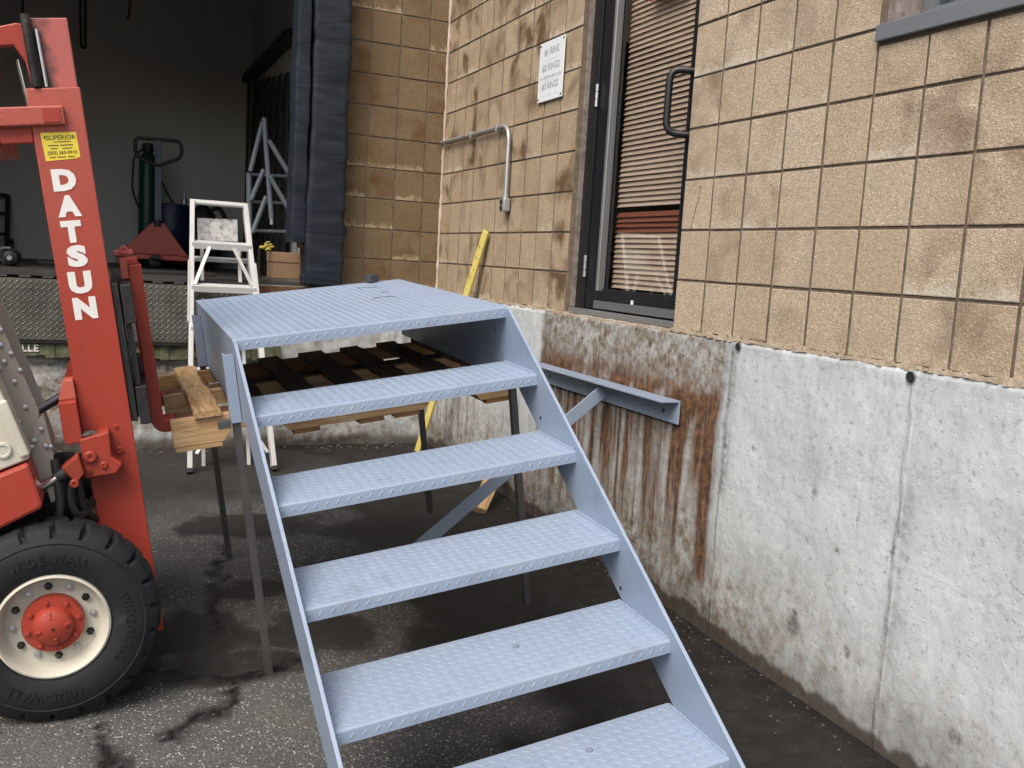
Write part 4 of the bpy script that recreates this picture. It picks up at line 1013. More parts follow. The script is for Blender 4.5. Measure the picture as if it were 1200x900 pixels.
smooth_by_angle(MB().lathe([(0.02, 0.72), (0.045, 0.73), (0.048, 0.80), (0.055, 0.81), (0.055, 1.0), (0.04, 1.02)], 20, 'y', (-2.745, 0, FT + 0.068)).build('housing', 'black_steel', mo, M=I4))
smooth_by_angle(MB().lathe([(0.016, 0.69), (0.016, 0.73)], 12, 'y', (-2.745, 0, FT + 0.068)).build('shaft', 'galv', mo, M=I4))
smooth_by_angle(MB().tube(round_path([(-2.78, .8, FT + .03), (-2.83, .78, FT + .08), (-2.80, .76, FT + .13), (-2.74, .76, FT + .13)], .03, 4), 0.010, 8).build('cable', 'gasket', mo, M=I4))
# clutter on the dock floor near the leveler
for i, (x0, x1, y0, y1, h, lab) in enumerate(((-1.95, -1.45, 0.55, 0.75, 0.025, 'flat dark steel bar lying on the dock floor before the pallet jack'), (-2.62, -2.25, 1.4, 1.6, 0.03, 'dark plank lying on the dock floor behind the mast'))):
    o = MB().box(x0, x1, y0, y1, FT + 0.012, FT + 0.012 + h).build('floor_bar', 'black_steel', bevel=0.004); tag(o, lab, 'bar')

# ------------------------------------------------------------------ the raised load: staircase and pallet share the forks' tilt
LO = Vector((-1.8468, -3.4318, 1.031))
LM = Matrix(((0.9886, 0.0126, -0.1503, LO.x), (-0.0170, 0.9995, -0.0280, LO.y), (0.1498, 0.0302, 0.9882, LO.z), (0, 0, 0, 1)))
# local frame: x across the stair, y away from the camera, z up from the landing
st = empty('metal_staircase', LM, 'blue grey steel staircase with diamond plate treads, tilted on a pallet', 'staircase')
WD, RI, RU, TD, OFF, LIP, DEP = 0.914, 0.1957, 0.2572, 0.2841, -0.0238, 0.036, 1.357
def tread_mesh(u0, u1, v0, v1, w, lip, back_lip=0.0):
    # folded plate: flat top with a rounded nose turned down at the front (v1)
    th = 0.005; r = 0.007
    prof = [(-v0, w - th), (-v0, w)]
    for i in range(6):
        a = math.pi / 2 * i / 5
        prof.append((-(v1 - r) - r * math.sin(a), w - r + r * math.cos(a)))
    prof += [(-v1, w - lip), (-v1 + th, w - lip), (-v1 + th, w - th - 0.002), (-v1 + 0.010, w - th)]
    return MB().prism(prof, 0, u0, u1)
def tread(name, u0, u1, v0, v1, w, lip):
    o = tread_mesh(u0, u1, v0, v1, w, lip).build(name, 'stair', st)
    smooth_by_angle(o, 40)
    cells = lug_cells(Vector((u0, -v1 + 0.010, w - 0.0003)), X, Y, Z, u1 - u0, (v1 - v0) - 0.012, 0.0305)
    fc = []
    n = int((u1 - u0) / 0.0305)
    for i in range(n + 1):
        a = u0 + 0.012 + i * 0.0305
        if a < u1 - 0.012: fc.append((Vector((a, -v1 + 0.0003, w - lip * 0.56)), X, Z, -Y, math.radians(48)))
    lm = lug_mesh(cells, 0.0265, 0.0085, 0.0018)
    lm2 = lug_mesh(fc, 0.0215, 0.0080, 0.0018); lm.add(lm2.v, lm2.f)
    lo = lm.build('diamond_lugs', 'stair', o); tag(lo, kind='stuff')
    return o
tread('landing', -0.001, WD + 0.001, -DEP, 0.0, 0.0, LIP)
for k in range(1, 6):
    v1 = k * RU + OFF
    tread('tread', 0.0105, WD - 0.0105, v1 - TD, v1, -k * RI, LIP)
rw = random.Random(21)
for k in range(1, 6):
    v1 = k * RU + OFF
    for u in (0.0112, WD - 0.0112):
        vs_ = np.arange(v1 - TD + 0.01, v1 - 0.006, 0.006)
        smooth_by_angle(MB().tube([(u + rw.uniform(-.0008, .0008), -v, -k * RI + 0.001 + rw.uniform(-.0008, .0008)) for v in vs_], [0.0042 + rw.uniform(-.001, .0012) for v in vs_], 7).build('weld_bead', 'stair', st), 60)
# stringers carry on as the side plates of the landing
SL = 0.757; VB = 1.52
def stringer_poly():
    P = [(DEP - 0.004, -0.0055), (-0.006, -0.0055), (-0.030, -0.012)]
    P += [(-VB, -(VB - 0.03) * SL - 0.006), (-VB + 0.02, -1.185), (-VB + 0.23, -1.185)]
    P += [(-0.055, -0.262), (DEP - 0.004, -0.262)]
    return P
for (a, b) in ((0.0, 0.010), (WD - 0.010, WD)):
    MB().prism(stringer_poly(), 0, a, b).build('stringer', 'stair', st, bevel=0.0012)
MB().box(0.0105, WD - 0.0105, DEP - 0.02, DEP - 0.012, -0.09, -0.0055).build('back_flange', 'stair', st)
for v in (0.45, 0.9): MB().box(0.0105, WD - 0.0105, v, v + 0.006, -0.055, -0.0055).build('stiffener', 'stair', st)
# legs: painted socket on the side plate with a bare steel tube below
for (u0, u1, v, wb) in ((-0.034, -0.002, -0.03, -1.125), (WD + 0.002, WD + 0.034, -0.06, -1.125), (-0.034, -0.002, -1.20, -1.14), (WD + 0.002, WD + 0.034, -1.24, -1.125)):
    uc = (u0 + u1) / 2; front = v > -0.5
    lg = MB().box(uc - 0.0125, uc + 0.0125, -v - 0.0125, -v + 0.0125, wb, -0.10).build('leg', 'tube', st, bevel=0.002)
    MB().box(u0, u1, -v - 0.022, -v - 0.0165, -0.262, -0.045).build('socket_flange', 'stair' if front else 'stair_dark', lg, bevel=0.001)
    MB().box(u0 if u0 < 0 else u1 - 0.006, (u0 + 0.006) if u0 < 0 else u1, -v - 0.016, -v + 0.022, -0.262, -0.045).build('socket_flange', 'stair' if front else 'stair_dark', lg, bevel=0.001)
MB().box(-0.075, -0.036, 0.005, 0.030, -0.275, -0.250).build('clip_block', 'tube', st, bevel=0.002)
# bolt holes and marks
for (v, w) in ((0.24, -0.34), (0.74, -0.74), (-0.12, -0.09)):
    smooth_by_angle(MB().lathe([(0.006, WD - 0.0101), (0.006, WD - 0.0112)], 10, 'x', (0, -v, w)).build('bolt_hole', 'rubber_black', st))
for (u, v) in ((0.535, 4 * RU + OFF - 0.17), (0.62, 5 * RU + OFF - 0.19)):
    k = 4 if v < 5 * RU + OFF - TD else 5
    smooth_by_angle(MB().lathe([(0.0095, 0), (0.009, 0.0035), (0.006, 0.0045)], 12, 'z', (u, -v, -k * RI + 0.0003)).build('plug_weld', 'stair_dark', st))
def scribble(pts): MB().tube([(u, -v, 0.0012) for u, v in pts], 0.0011, 5).build('marker_scribble', 'black_steel', st)
scribble(round_path([(0.62, -0.70, 0), (0.66, -0.76, 0), (0.72, -0.75, 0), (0.74, -0.72, 0)], 0.02) if False else [(0.60, -0.62), (0.615, -0.67), (0.64, -0.69), (0.68, -0.68), (0.70, -0.66)])
scribble([(0.66, -1.14), (0.72, -1.10), (0.75, -1.08)]); scribble([(0.66, -1.05), (0.67, -1.16)]); scribble([(0.70, -0.86), (0.73, -0.85)])
# steel offcut on the landing
so = MB().box(-0.026, 0.026, -0.022, 0.022, 0.0, 0.036).build('steel_offcut', 'tube', None, LM @ T(0.775, 1.315, 0.003, 0, 0, 0.5), bevel=0.004); tag(so, 'small dark steel offcut sitting on the back edge of the landing', 'steel block')

# pallet
pl = empty('pallet', LM @ T(-0.205, 0.25, -0.39), 'broken pine pallet on the forks under the landing', 'pallet')
PT, PBm = -0.280, -0.372
def pstringer(v0, v1, mat):
    U0, U1 = -0.205, 1.010
    prof = [(U0, PT), (U1, PT), (U1, PBm)]
    for (a, b) in ((0.66, 0.88), (-0.045, 0.175)):
        prof += [(b, PBm), (b - 0.03, PBm + 0.036), (a + 0.03, PBm + 0.036), (a, PBm)]
    prof += [(U0, PBm)]
    # local axes x=u, y=-v, z=w : prism along y
    return MB().prism(prof, 1, -v0, -v1).build('stringer', mat, pl, M=LM, bevel=0.002)
pstringer(-0.25, -0.290, 'pine'); pstringer(-0.705, -0.745, 'pine'); pstringer(-1.170, -1.210, 'brown_wood')
MB().box(-0.200, -0.050, 0.252, 0.286, PBm - 0.016, PBm - 0.0005).build('split_strip', 'pine', pl, M=LM, bevel=0.002)
def deck(u0, u1, v0, v1, w0, w1, mat, rough=0.004, seed=0):
    rr = random.Random(seed); mb = MB(); n = 46
    ys = np.linspace(-v0, -v1, n); vs = []
    for y in ys:
        e0 = u0 + rr.uniform(-rough, rough); e1 = u1 + rr.uniform(-rough, rough); dz = rr.uniform(-rough, rough) * 0.25
        vs += [(e0, y, w0), (e1, y, w0), (e1 - .001, y, w1 + dz), (e0 + .001, y, w1 + dz)]
    fs = [(0, 1, 2, 3), tuple(4 * (n - 1) + i for i in (3, 2, 1, 0))]
    for i in range(n - 1):
        a = 4 * i
        for j in range(4): fs.append((a + j, a + 4 + j, a + 4 + (j + 1) % 4, a + (j + 1) % 4))
    mb.add(vs, fs); mb.fix = True
    return mb.build('deck_board', mat, pl, M=LM)
deck(-0.128, -0.045, -0.235, -0.70, PT + 0.0005, PT + 0.022, 'pine_y', 0.0035, 1)
deck(-0.134, -0.052, -0.704, -1.215, PT + 0.0005, PT + 0.021, 'pine_y', 0.0045, 31)
for i, (a, b) in enumerate(((0.035, 0.120), (0.213, 0.300), (0.388, 0.490), (0.568, 0.655), (0.742, 0.825), (0.90, 0.99))):
    deck(a, b, -0.255, -1.21, PT + 0.0005, PT + 0.0165, 'old_wood_y', 0.003, i + 2)
for i, (a, b) in enumerate(((0.19, 0.28), (0.42, 0.51), (0.55, 0.64), (0.90, 1.0))):
    deck(a, b, -0.255, -1.21, PBm - 0.0165, PBm - 0.0005, 'brown_wood', 0.003, i + 12)

# ------------------------------------------------------------------ forklift
fk = empty('forklift', T(-2.34, -3.0, -0.07), 'red and cream forklift carrying the pallet, wheel in the foreground', 'forklift')
MV0, MV1 = 0.12, 0.19            # near rail, local y
# mast rails (outer channels), inner rails
def rail(nm, y0, y1, u0, u1, w0, w1, mat, open_side):
    t = 0.022
    mb = MB()
    ys = (y0, y0 + t * 0.6) if open_side > 0 else (y1 - t * 0.6, y1)
    mb.box(u0, u1, ys[0], ys[1], w0, w1)
    yi = (ys[1] + 0.0002, y1) if open_side > 0 else (y0, ys[0] - 0.0002)
    mb.box(u0, u0 + t, yi[0], yi[1], w0, w1); mb.box(u1 - t, u1, yi[0], yi[1], w0, w1)
    return mb.build(nm, mat, fk, M=LM, bevel=0.003)
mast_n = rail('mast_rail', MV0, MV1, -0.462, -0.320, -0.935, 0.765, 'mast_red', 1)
rail('mast_rail', 0.64, 0.71, -0.482, -0.342, -0.935, 0.765, 'red', -1)
inn = rail('inner_rail', MV0 + 0.016, MV1 + 0.03, -0.434, -0.326, -0.88, 0.957, 'red_grease', 1)
rail('inner_rail', 0.61, 0.694, -0.456, -0.350, -0.88, 0.957, 'red_grease', -1)
# side bracing and cross members
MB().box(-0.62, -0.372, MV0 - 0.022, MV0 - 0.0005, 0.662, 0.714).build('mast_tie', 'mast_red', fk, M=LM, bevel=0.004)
MB().box(-0.428, -0.380, MV0 - 0.0245, MV0 - 0.0222, 0.668, 0.708).build('tie_pad', 'red', fk, M=LM, bevel=0.001)
MB().box(-0.62, -0.55, MV0 + 0.0005, 0.74, 0.60, 0.712).build('mast_tie', 'red', fk, M=LM, bevel=0.004)
MB().box(-0.549, -0.463, 0.121, 0.15, 0.615, 0.66).build('mast_tie', 'red', fk, M=LM, bevel=0.004)
tp = MB().prism([(-0.56, 0.925), (-0.46, 0.945), (-0.44, 0.942), (-0.44, 0.72), (-0.452, 0.84), (-0.475, 0.885), (-0.56, 0.88)], 1, MV0 + 0.02, MV0 + 0.06)
tp.build('inner_tie', 'red', fk, M=LM, bevel=0.004)
MB().box(-0.60, -0.5605, MV0 + 0.02, 0.70, 0.86, 0.93).build('inner_tie', 'red', fk, M=LM, bevel=0.004)
smooth_by_angle(MB().tube([(-0.432, MV0 + 0.004, 0.768), (-0.434, MV0 + 0.004, 0.965)], 0.0125, 12).build('lift_chain_rod', 'grease', fk, M=LM))
smooth_by_angle(MB().tube([(-0.408, MV0 + 0.008, 0.768), (-0.411, MV0 + 0.008, 0.925)], 0.0065, 10).build('guide_rod', 'chrome', fk, M=LM))
smooth_by_angle(MB().tube([(-0.452, 0.23, 0.90), (-0.430, 0.23, 0.2)], 0.018, 12).build('hydraulic_ram', 'black_steel', fk, M=LM))
smooth_by_angle(MB().tube([(-0.475, 0.25, 0.86), (-0.430, 0.25, 0.2)], 0.008, 12).build('hydraulic_hose', 'chrome', fk, M=LM))
for w in (-0.80, -0.2): MB().box(-0.50, -0.4625, 0.15, 0.70, w, w + 0.10).build('mast_cross_member', 'red', fk, M=LM, bevel=0.004)
# lettering on the rail face
LMAT = LM @ Matrix(((1, 0, 0, 0), (0, 0, -1, 0), (0, 1, 0, 0), (0, 0, 0, 1)))   # text plane facing local -y
for ch_, u, w, hgt in (('D', -0.400, 0.507, .063), ('A', -0.399, 0.432, .062), ('T', -0.402, 0.358, .064), ('S', -0.398, 0.286, .064), ('U', -0.401, 0.208, .066), ('N', -0.399, 0.131, .066)):
    me = text_mesh(ch_, 0.088, 0.0062, 0.0005)
    co = np.array([v.co[:] for v in me.vertices]); c0 = co.min(0); c1 = co.max(0)
    for v in me.vertices:
        v.co.x = (v.co.x - (c0[0] + c1[0]) / 2) * (0.064 / (c1[0] - c0[0])) * (0.86 if ch_ in 'TS' else 1.0); v.co.y = (v.co.y - (c0[1] + c1[1]) / 2) * (hgt / (c1[1] - c0[1]))
    me.materials.append(MT['white_text'])
    link('letter', me, None, mast_n, LMAT @ T(u, w, -MV0 + 0.0012))
stk = MB().prism([(-0.443, 0.642), (-0.349, 0.640), (-0.347, 0.570), (-0.358, 0.566), (-0.440, 0.562)], 1, MV0 - 0.0008, MV0 - 0.0002).build('sticker', 'sticker', mast_n, M=LM)
def stxt(t, u, w, s, b=0.0): link('lettering', text_mesh(t, s, b, 0.0002), 'ink', stk, LMAT @ T(u, w, -MV0 + 0.0012))
stxt('SUPERIOR', -0.391, 0.626, 0.0175, 0.0003); stxt('(203) 265-5910', -0.393, 0.584, 0.0125, 0.0003)
for u0_, u1_, w_, h_ in ((-0.412, -0.366, 0.6135, 0.0022), (-0.428, -0.400, 0.6035, 0.003), (-0.396, -0.362, 0.6035, 0.003), (-0.422, -0.404, 0.5950, 0.0026), (-0.392, -0.366, 0.5950, 0.0026), (-0.428, -0.412, 0.5705, 0.003), (-0.408, -0.386, 0.5705, 0.003), (-0.381, -0.362, 0.5705, 0.003)):
    MB().box(u0_, u1_, MV0 - 0.0014, MV0 - 0.0009, w_, w_ + h_).build('worn_print', 'ink', stk, M=LM)
MB().prism([(-0.438, 0.628), (-0.432, 0.634), (-0.430, 0.620)], 1, MV0 - 0.0014, MV0 - 0.0009).build('emblem', 'ink', stk, M=LM)
# tilt bracket, bolts, rod
MB().prism([(-0.474, -0.372), (-0.385, -0.372), (-0.362, -0.345), (-0.390, -0.318), (-0.386, -0.238), (-0.470, -0.250)], 1, 0.050, MV0 - 0.0005).build('tilt_bracket', 'red', fk, M=LM, bevel=0.005)
def bolt(u, w, y, r, mat='red', par=fk):
    o = MB().lathe([(r, y), (r, y - r * 0.6), (r * 0.8, y - r * 0.75), (r * 0.42, y - r * 0.75), (r * 0.35, y - r * 0.5)], 14, 'y', (u, 0, w)).build('bolt', mat, par, M=LM); return smooth_by_angle(o)
bolt(-0.448, -0.305, 0.050, 0.018); bolt(-0.458, -0.348, 0.050, 0.009); bolt(-0.415, -0.338, 0.050, 0.010); bolt(-0.367, -0.315, 0.119, 0.011); bolt(-0.367, -0.24, 0.119, 0.006)
MB().prism([(-0.528, -0.318), (-0.478, -0.285), (-0.470, -0.345), (-0.495, -0.372)], 1, 0.006, 0.052).build('tilt_clevis', 'red', fk, M=LM, bevel=0.004)
bolt(-0.500, -0.368, 0.006, 0.013)
smooth_by_angle(MB().tube([(-0.515, 0.030, -0.336), (-0.66, 0.030, -0.398)], 0.0165, 16).build('tilt_rod', 'chrome', fk, M=LM))
smooth_by_angle(MB().tube([(-0.512, 0.030, -0.335), (-0.545, 0.030, -0.349)], 0.021, 16).build('rod_collar', 'black_steel', fk, M=LM))
MB().box(-0.512, -0.4625, 0.06, 0.145, -0.262, -0.135).build('hanger_plate', 'red', fk, M=LM, bevel=0.003)
MB().prism([(-0.512, -0.1345), (-0.4625, -0.1345), (-0.463, -0.075), (-0.492, -0.075)], 1, 0.10, 0.16).build('hanger_plate', 'red_old', fk, M=LM, bevel=0.003)
smooth_by_angle(MB().tube([(-0.505, 0.62, -0.20), (-0.64, 0.62, -0.26)], 0.0165, 12).build('tilt_rod', 'chrome', fk, M=LM))
# dried dirt on the bracket
bmx = bmesh.new(); bmesh.ops.create_icosphere(bmx, subdivisions=3, radius=1)
for v in bmx.verts: v.co = Vector((v.co.x * .028, v.co.y * .026, v.co.z * .007)) * (0.7 + 0.6 * float(fbm(np.array(v.co.x * 5 + 9.), np.array(v.co.y * 5 + 3.), 3)))
me = bpy.data.meshes.new('dirt'); bmx.to_mesh(me); bmx.free(); link('dirt_clump', me, 'gravel', fk, LM @ T(-0.447, 0.085, -0.243))
# carriage and forks
MB().box(-0.318, -0.296, 0.20, 0.66, -0.24, 0.20).build('carriage', 'black_steel', fk, M=LM, bevel=0.003)
MB().box(-0.3195, -0.300, 0.13, 0.19, -0.235, 0.195).build('carriage_strip', 'black_steel', fk, M=LM, bevel=0.002)
for (w0, w1) in ((0.068, 0.188), (-0.250, -0.128)):
    cbar = MB().box(-0.2955, -0.262, 0.13, 0.88, w0, w1).build('fork_bar', 'black_steel', fk, M=LM, bevel=0.003)
    for w in (w0 + 0.025, w1 - 0.030):
        smooth_by_angle(MB().lathe([(0.0085, 0.1302), (0.0085, 0.1290), (0.006, 0.1288)], 12, 'y', (-0.277, 0, w)).build('bolt_hole', 'rubber_black', cbar, M=LM))
MB().box(-0.294, -0.276, 0.15, 0.17, -0.127, 0.067).build('stay_rod', 'black_steel', fk, M=LM, bevel=0.002)
def fork(y0, y1):
    t = 0.044; U0, U1 = -0.2615, 0.93
    prof = [(U0, 0.235), (U0 + t * 0.9, 0.235), (U0 + t * 0.9, PT - 0.012)]
    prof += [(U0 + t * 0.9 + 0.012, PT - 0.004), (U1, PT - 0.004), (U1, PT - 0.014)]
    prof += [(U0 + 0.35, PT - 0.044)]
    for i in range(7):
        a = math.pi / 2 * i / 6
        prof.append((U0 + 0.045 - 0.045 * math.sin(a), PT - 0.046 + 0.045 - 0.045 * math.cos(a)))
    a = [p for p in prof if p[0] <= U0 + t * 0.9 + 1e-6 or (p[0] < U0 + 0.07)]
    shank = [(U0, 0.235), (U0 + t * 0.9, 0.235), (U0 + t * 0.9, PT - 0.004), (U0 + 0.075, PT - 0.004), (U0 + 0.075, PT - 0.046)] + prof[-7:]
    blade = [(U0 + 0.0755, PT - 0.005), (U1, PT - 0.005), (U1, PT - 0.014), (U0 + 0.35, PT - 0.044), (U0 + 0.0755, PT - 0.045)]
    o = MB().prism(shank, 1, y0, y1).build('fork', 'red', fk, M=LM, bevel=0.003)
    MB().prism(blade, 1, y0 + 0.001, y1 - 0.001).build('fork_blade', 'rust', o, M=LM, bevel=0.002); return o
fork(0.31, 0.41); fork(0.765, 0.865)
MB().box(-0.286, -0.262, 0.32, 0.40, 0.19, 0.262).build('fork_hook', 'red_old', fk, M=LM, bevel=0.004)
bolt(-0.268, 0.285, 0.32, 0.014, 'red_old')
MB().box(-0.30, -0.24, 0.315, 0.405, 0.268, 0.282).build('fork_pin', 'red_old', fk, M=LM, bevel=0.003)
# wheels
def wheel(cx, cz, y0, R, W, label=None, detail=True, name='wheel'):
    # y0: outer face (towards -y)
    N = 22 * 12
    rr = random.Random(1)
    prof = [(R * 0.53, 0.010), (R * 0.545, 0.002), (R * 0.60, -0.006), (R * 0.70, -0.0105), (R * 0.80, -0.0085), (R * 0.835, -0.004), (R * 0.850, -0.0055), (R * 0.885, 0.000), (R * 0.895, 0.002), (R * 0.955, 0.008), (R * 0.985, 0.018), (R * 1.0, 0.040), (R * 1.0, W * 0.5)]
    prof += [(r, W - h) for r, h in prof[-2::-1]]
    mb = MB(); nP = len(prof)
    for i, (r, h) in enumerate(prof):
        side = -1 if i < nP // 2 else 1
        for j in range(N):
            t = 2 * math.pi * j / N
            ph = (j / 12.0 + (0.5 if side > 0 else 0)) % 1.0
            # grooves between shoulder lugs lean with the radius
            lean = (r / R - 0.94) * 1.6
            d = abs(((ph + lean) % 1.0) - 0.5) * 2      # 1 at the groove centre
            g = max(0, (d - 0.78) / 0.14); g = min(1, g)
            dr = 0; dh = 0
            if r > R * 0.93:
                k = 1.0 if abs(h - W * 0.5) > W * 0.12 else 0.15
                dr = -0.017 * g * k; dh = 0.007 * g * k if r < R * 0.99 else 0
            q = r + dr
            hh = h + (dh if i < nP // 2 else -dh)
            mb.v.append((q * math.cos(t), hh, q * math.sin(t)))
    for i in range(nP - 1):
        for j in range(N):
            a = i * N + j; b = i * N + (j + 1) % N; mb.f.append((a, b, b + N, a + N))
    mb.fix = True
    w = smooth_by_angle(mb.build(name, 'tyre', fk, M=T(cx, y0, cz, 0, 0.13, 0)), 30)
    if not detail: 
        smooth_by_angle(MB().lathe([(R * .53, 0.006), (R * .5, 0.02), (R * .3, 0.03), (R * .02, 0.03)], 40, 'y').build('rim', 'cream', w, M=T(cx, y0, cz))); return w
    rim = smooth_by_angle(MB().lathe([(R * 0.535, 0.012), (R * 0.525, 0.001), (R * 0.505, -0.002), (R * 0.49, 0.004), (R * 0.475, 0.030), (R * 0.445, 0.050), (R * 0.43, 0.058), (R * 0.24, 0.058), (R * 0.02, 0.060)], 64, 'y', cap0=False).build('rim', 'cream', w, M=T(cx, y0, cz)), 40)
    hub = smooth_by_angle(MB().lathe([(R * 0.285, 0.0575), (R * 0.285, 0.030), (R * 0.275, 0.024), (R * 0.19, 0.022), (R * 0.185, 0.010), (R * 0.165, 0.000), (R * 0.10, -0.010), (R * 0.02, -0.013)], 48, 'y', cap0=False).build('hub', 'red', w, M=T(cx, y0, cz)), 30)
    smooth_by_angle(MB().lathe([(0.004, -0.0125), (0.004, -0.0165), (0.001, -0.017)], 10, 'y').build('hub_centre', 'black_steel', w, M=T(cx, y0, cz)))
    def hexbolt(rad, ang, y, r, mat, h):
        o = MB().lathe([(r * 1.35, y), (r * 1.35, y - h * 0.25), (r, y - h * 0.26), (r * 0.97, y - h), (r * 0.55, y - h * 1.08)], 12 if r < 0.007 else 6, 'y', (rad * math.cos(ang), 0, rad * math.sin(ang)))
        return smooth_by_angle(o.build('wheel_bolt', mat, w, M=T(cx, y0, cz)), 25)
    for i in range(12):
        a = 2 * math.pi * (i + 0.25) / 12
        if i % 2: hexbolt(R * 0.365, a, 0.058, 0.0085, 'grease', 0.014)
        else: hexbolt(R * 0.365, a, 0.058, 0.0080, 'alu', 0.010)
    for i in range(8):
        hexbolt(R * 0.235, 2 * math.pi * (i + 0.35) / 8, 0.0235, 0.0065, 'red', 0.008)
    for i in range(4):
        a = 2 * math.pi * (i + 0.15) / 4
        MB().bar((R * 0.10 * math.cos(a), -0.009, R * 0.10 * math.sin(a)), (R * 0.165 * math.cos(a), -0.002, R * 0.165 * math.sin(a)), 0.008, 0.008, up=(0, 1, 0)).build('hub_rib', 'red', w, M=T(cx, y0, cz), bevel=0.001)
    # raised sidewall lettering, bent round the tyre
    for ang0 in (math.radians(93), math.radians(-3), math.radians(-95)):
        me = text_mesh('WIDE-WALL', 0.034, 0.0006, 0.0020, 'CENTER', 1.18)
        bm = bmesh.new(); bm.from_mesh(me)
        rr0 = R * 0.70
        for v in bm.verts:
            a = ang0 - v.co.x * 1.0 / rr0; r = rr0 + v.co.y * 1.0; hy = -v.co.z
            v.co = Vector((r * math.cos(a), -0.0108 + hy, r * math.sin(a)))
        bmesh.ops.recalc_face_normals(bm, faces=bm.faces); bm.to_mesh(me); bm.free()
        link('sidewall_lettering', me, 'tyre', w, T(cx, y0, cz))
    return w
wheel(-2.338, 0.205, -3.545, 0.292, 0.165)
wheel(-2.338, 0.205, -2.605, 0.292, 0.165, detail=False)
wheel(-3.72, 0.14, -3.42, 0.235, 0.15, detail=False); wheel(-3.72, 0.14, -2.73, 0.235, 0.15, detail=False)
# chassis and body: side outline from the picture, on the truck's own side plane
def bx_(px, py): return (-2.473 + 0.00216 * px, 0.673 - 0.00239 * (py - 545))
SY0, SY1 = -3.50, -2.50
MB().prism([bx_(-520, 620), bx_(-520, 500), bx_(-60, 500), bx_(-60, 580), bx_(0, 556), bx_(33, 543), bx_(50, 594), bx_(47, 600), bx_(0, 622), bx_(-90, 650), bx_(-140, 760), bx_(-400, 760)], 1, SY0, SY1).build('chassis', 'red', fk, M=I4, bevel=0.010)
MB().prism([bx_(-300, 495), bx_(-300, 250), bx_(-90, 250), bx_(-28, 385), bx_(0, 455), bx_(12, 484), bx_(34, 540), bx_(0, 553), bx_(-62, 576)], 1, SY0 + 0.012, SY1 - 0.012).build('side_cover', 'cream', fk, M=I4, bevel=0.006)
rib = MB()
rib.bar((*bx_(2, 470)[:1], SY0 + 0.006, bx_(2, 470)[1]), (bx_(29, 536)[0], SY0 + 0.006, bx_(29, 536)[1]), 0.028, 0.016, up=(0, 1, 0))
rib.build('cover_rib', 'cream', fk, M=I4, bevel=0.006)
smooth_by_angle(MB().lathe([(0.024, 0.0), (0.022, -0.006), (0.016, -0.007), (0.014, -0.004)], 20, 'y', (bx_(3, 529)[0], SY0 + 0.0115, bx_(3, 529)[1])).build('plug', 'cream', fk, M=I4))
dash = MB().prism([bx_(-70, 290), bx_(-40, 290), bx_(-8, 372), bx_(42, 488), bx_(48, 540), bx_(56, 570), bx_(30, 580), bx_(10, 540)], 1, SY0 + 0.130, SY0 + 0.145).build('dash_plate', 'taupe', fk, M=I4, bevel=0.003)
MB().prism([bx_(36, 512), bx_(48, 492), bx_(60, 538), bx_(62, 566), bx_(52, 592), bx_(38, 590), bx_(30, 562)], 1, SY0 + 0.120, SY0 + 0.129).build('side_plate', 'taupe', fk, M=I4, bevel=0.002)
for (px, py) in ((6, 386), (6, 404), (18, 414), (10, 424), (4, 432), (29, 434), (22, 448), (35, 479), (27, 497), (32, 513), (46, 520), (55, 494), (54, 506), (43, 528), (41, 545), (60, 527), (66, 528)):
    x, z = bx_(px - 9, py + 6)
    smooth_by_angle(MB().lathe([(0.0068, 0), (0.0066, -0.006), (0.003, -0.007)], 6, 'y', (x, SY0 + (0.120 if px > 40 and py > 505 else 0.130), z)).build('panel_bolt', 'alu', dash, M=I4), 25)
MB().prism([bx_(50, 578), bx_(60, 572), bx_(66, 600), bx_(58, 604)], 1, SY0 + 0.11, SY0 + 0.119).build('bracket_tab', 'taupe', fk, M=I4)
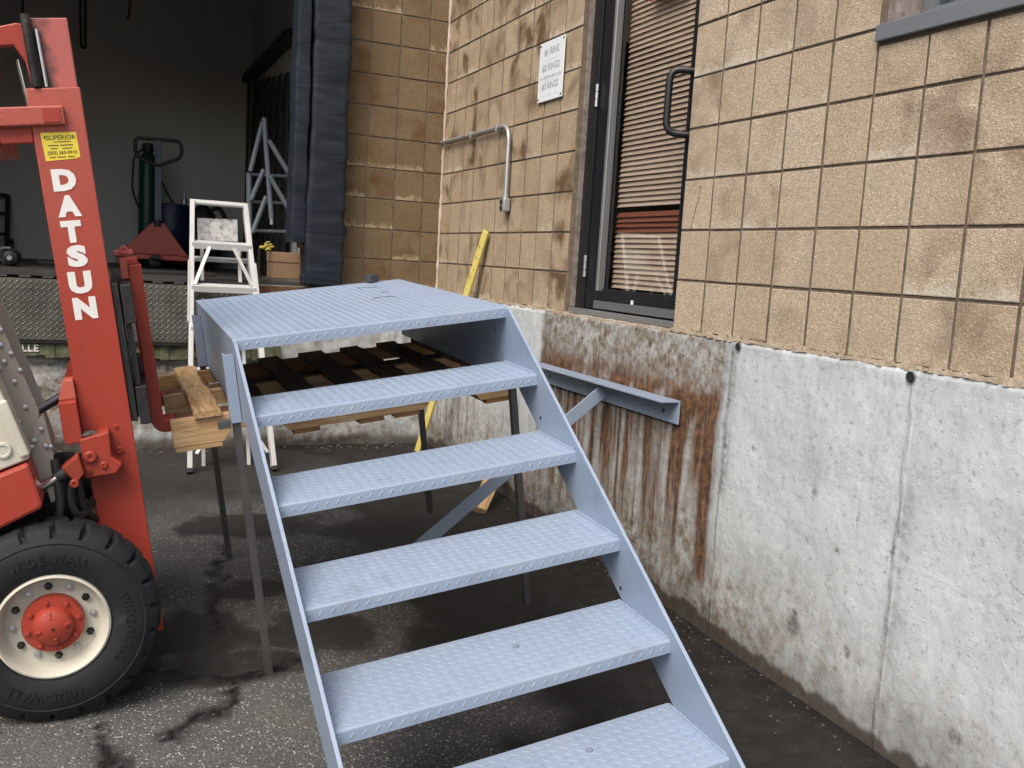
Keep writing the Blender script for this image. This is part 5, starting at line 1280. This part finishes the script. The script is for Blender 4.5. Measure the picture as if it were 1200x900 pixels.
# black works behind the wheel: axle, hoses
MB().box(-2.56, -2.27, -3.24, -2.70, 0.10, 0.50).build('axle_housing', 'rubber_black', fk, M=I4, bevel=0.02)
for i, pts in enumerate(([(-2.30, -3.36, 0.62), (-2.30, -3.37, 0.52), (-2.27, -3.36, 0.47), (-2.22, -3.25, 0.52)], [(-2.34, -3.38, 0.66), (-2.32, -3.40, 0.5), (-2.36, -3.38, 0.42)], [(-2.28, -3.34, 0.60), (-2.26, -3.33, 0.48), (-2.22, -3.28, 0.44), (-2.20, -3.1, 0.46)])):
    smooth_by_angle(MB().tube(round_path(pts, 0.06, 5), 0.012, 10).build('hydraulic_hose', 'rubber_black', fk, M=I4))
# the rest of the truck, left of the picture
MB().prism([(-4.15, 0.28), (-3.60, 0.28), (-3.55, 0.95), (-3.65, 1.02), (-4.05, 1.0), (-4.18, 0.8)], 1, -3.46, -2.54).build('counterweight', 'cream', fk, M=I4, bevel=0.04)
MB().box(-3.52, -3.02, -3.25, -2.75, 1.16, 1.26).build('seat', 'black_plastic', fk, M=I4, bevel=0.03)
MB().box(-3.56, -3.13, -3.35, -2.65, 0.74, 1.158).build('seat_base', 'cream', fk, M=I4, bevel=0.02)
MB().box(-3.60, -3.50, -3.22, -2.78, 1.20, 1.62).build('backrest', 'black_plastic', fk, M=I4, bevel=0.03)
for (x0, y0, x1) in ((-2.95, -3.42, -3.05), (-2.95, -2.58, -3.05), (-3.95, -3.38, -3.80), (-3.95, -2.62, -3.80)):
    MB().bar((x0, y0, 0.98), (x1, y0, 2.05), 0.05, 0.05).build('guard_post', 'black_steel', fk, M=I4, bevel=0.006)
MB().box(-3.85, -3.00, -3.45, -3.39, 2.05, 2.11).build('guard_bar', 'black_steel', fk, M=I4, bevel=0.006)
MB().box(-3.85, -3.00, -2.61, -2.55, 2.05, 2.11).build('guard_bar', 'black_steel', fk, M=I4, bevel=0.006)
for i in range(6): MB().box(-3.85 + i * 0.16, -3.82 + i * 0.16, -3.388, -2.612, 2.06, 2.10).build('guard_slat', 'black_steel', fk, M=I4)
smooth_by_angle(MB().tube([(-2.75, -3.0, 1.25), (-2.90, -3.0, 1.42)], 0.02, 10).build('steering_column', 'black_steel', fk, M=I4))
smooth_by_angle(MB().tube([(-2.90 + 0.12 * math.cos(a), -3.0 + 0.17 * math.sin(a), 1.42 + 0.12 * math.cos(a)) for a in np.linspace(0, 2 * math.pi, 25)], 0.013, 8).build('steering_wheel', 'black_plastic', fk, M=I4))
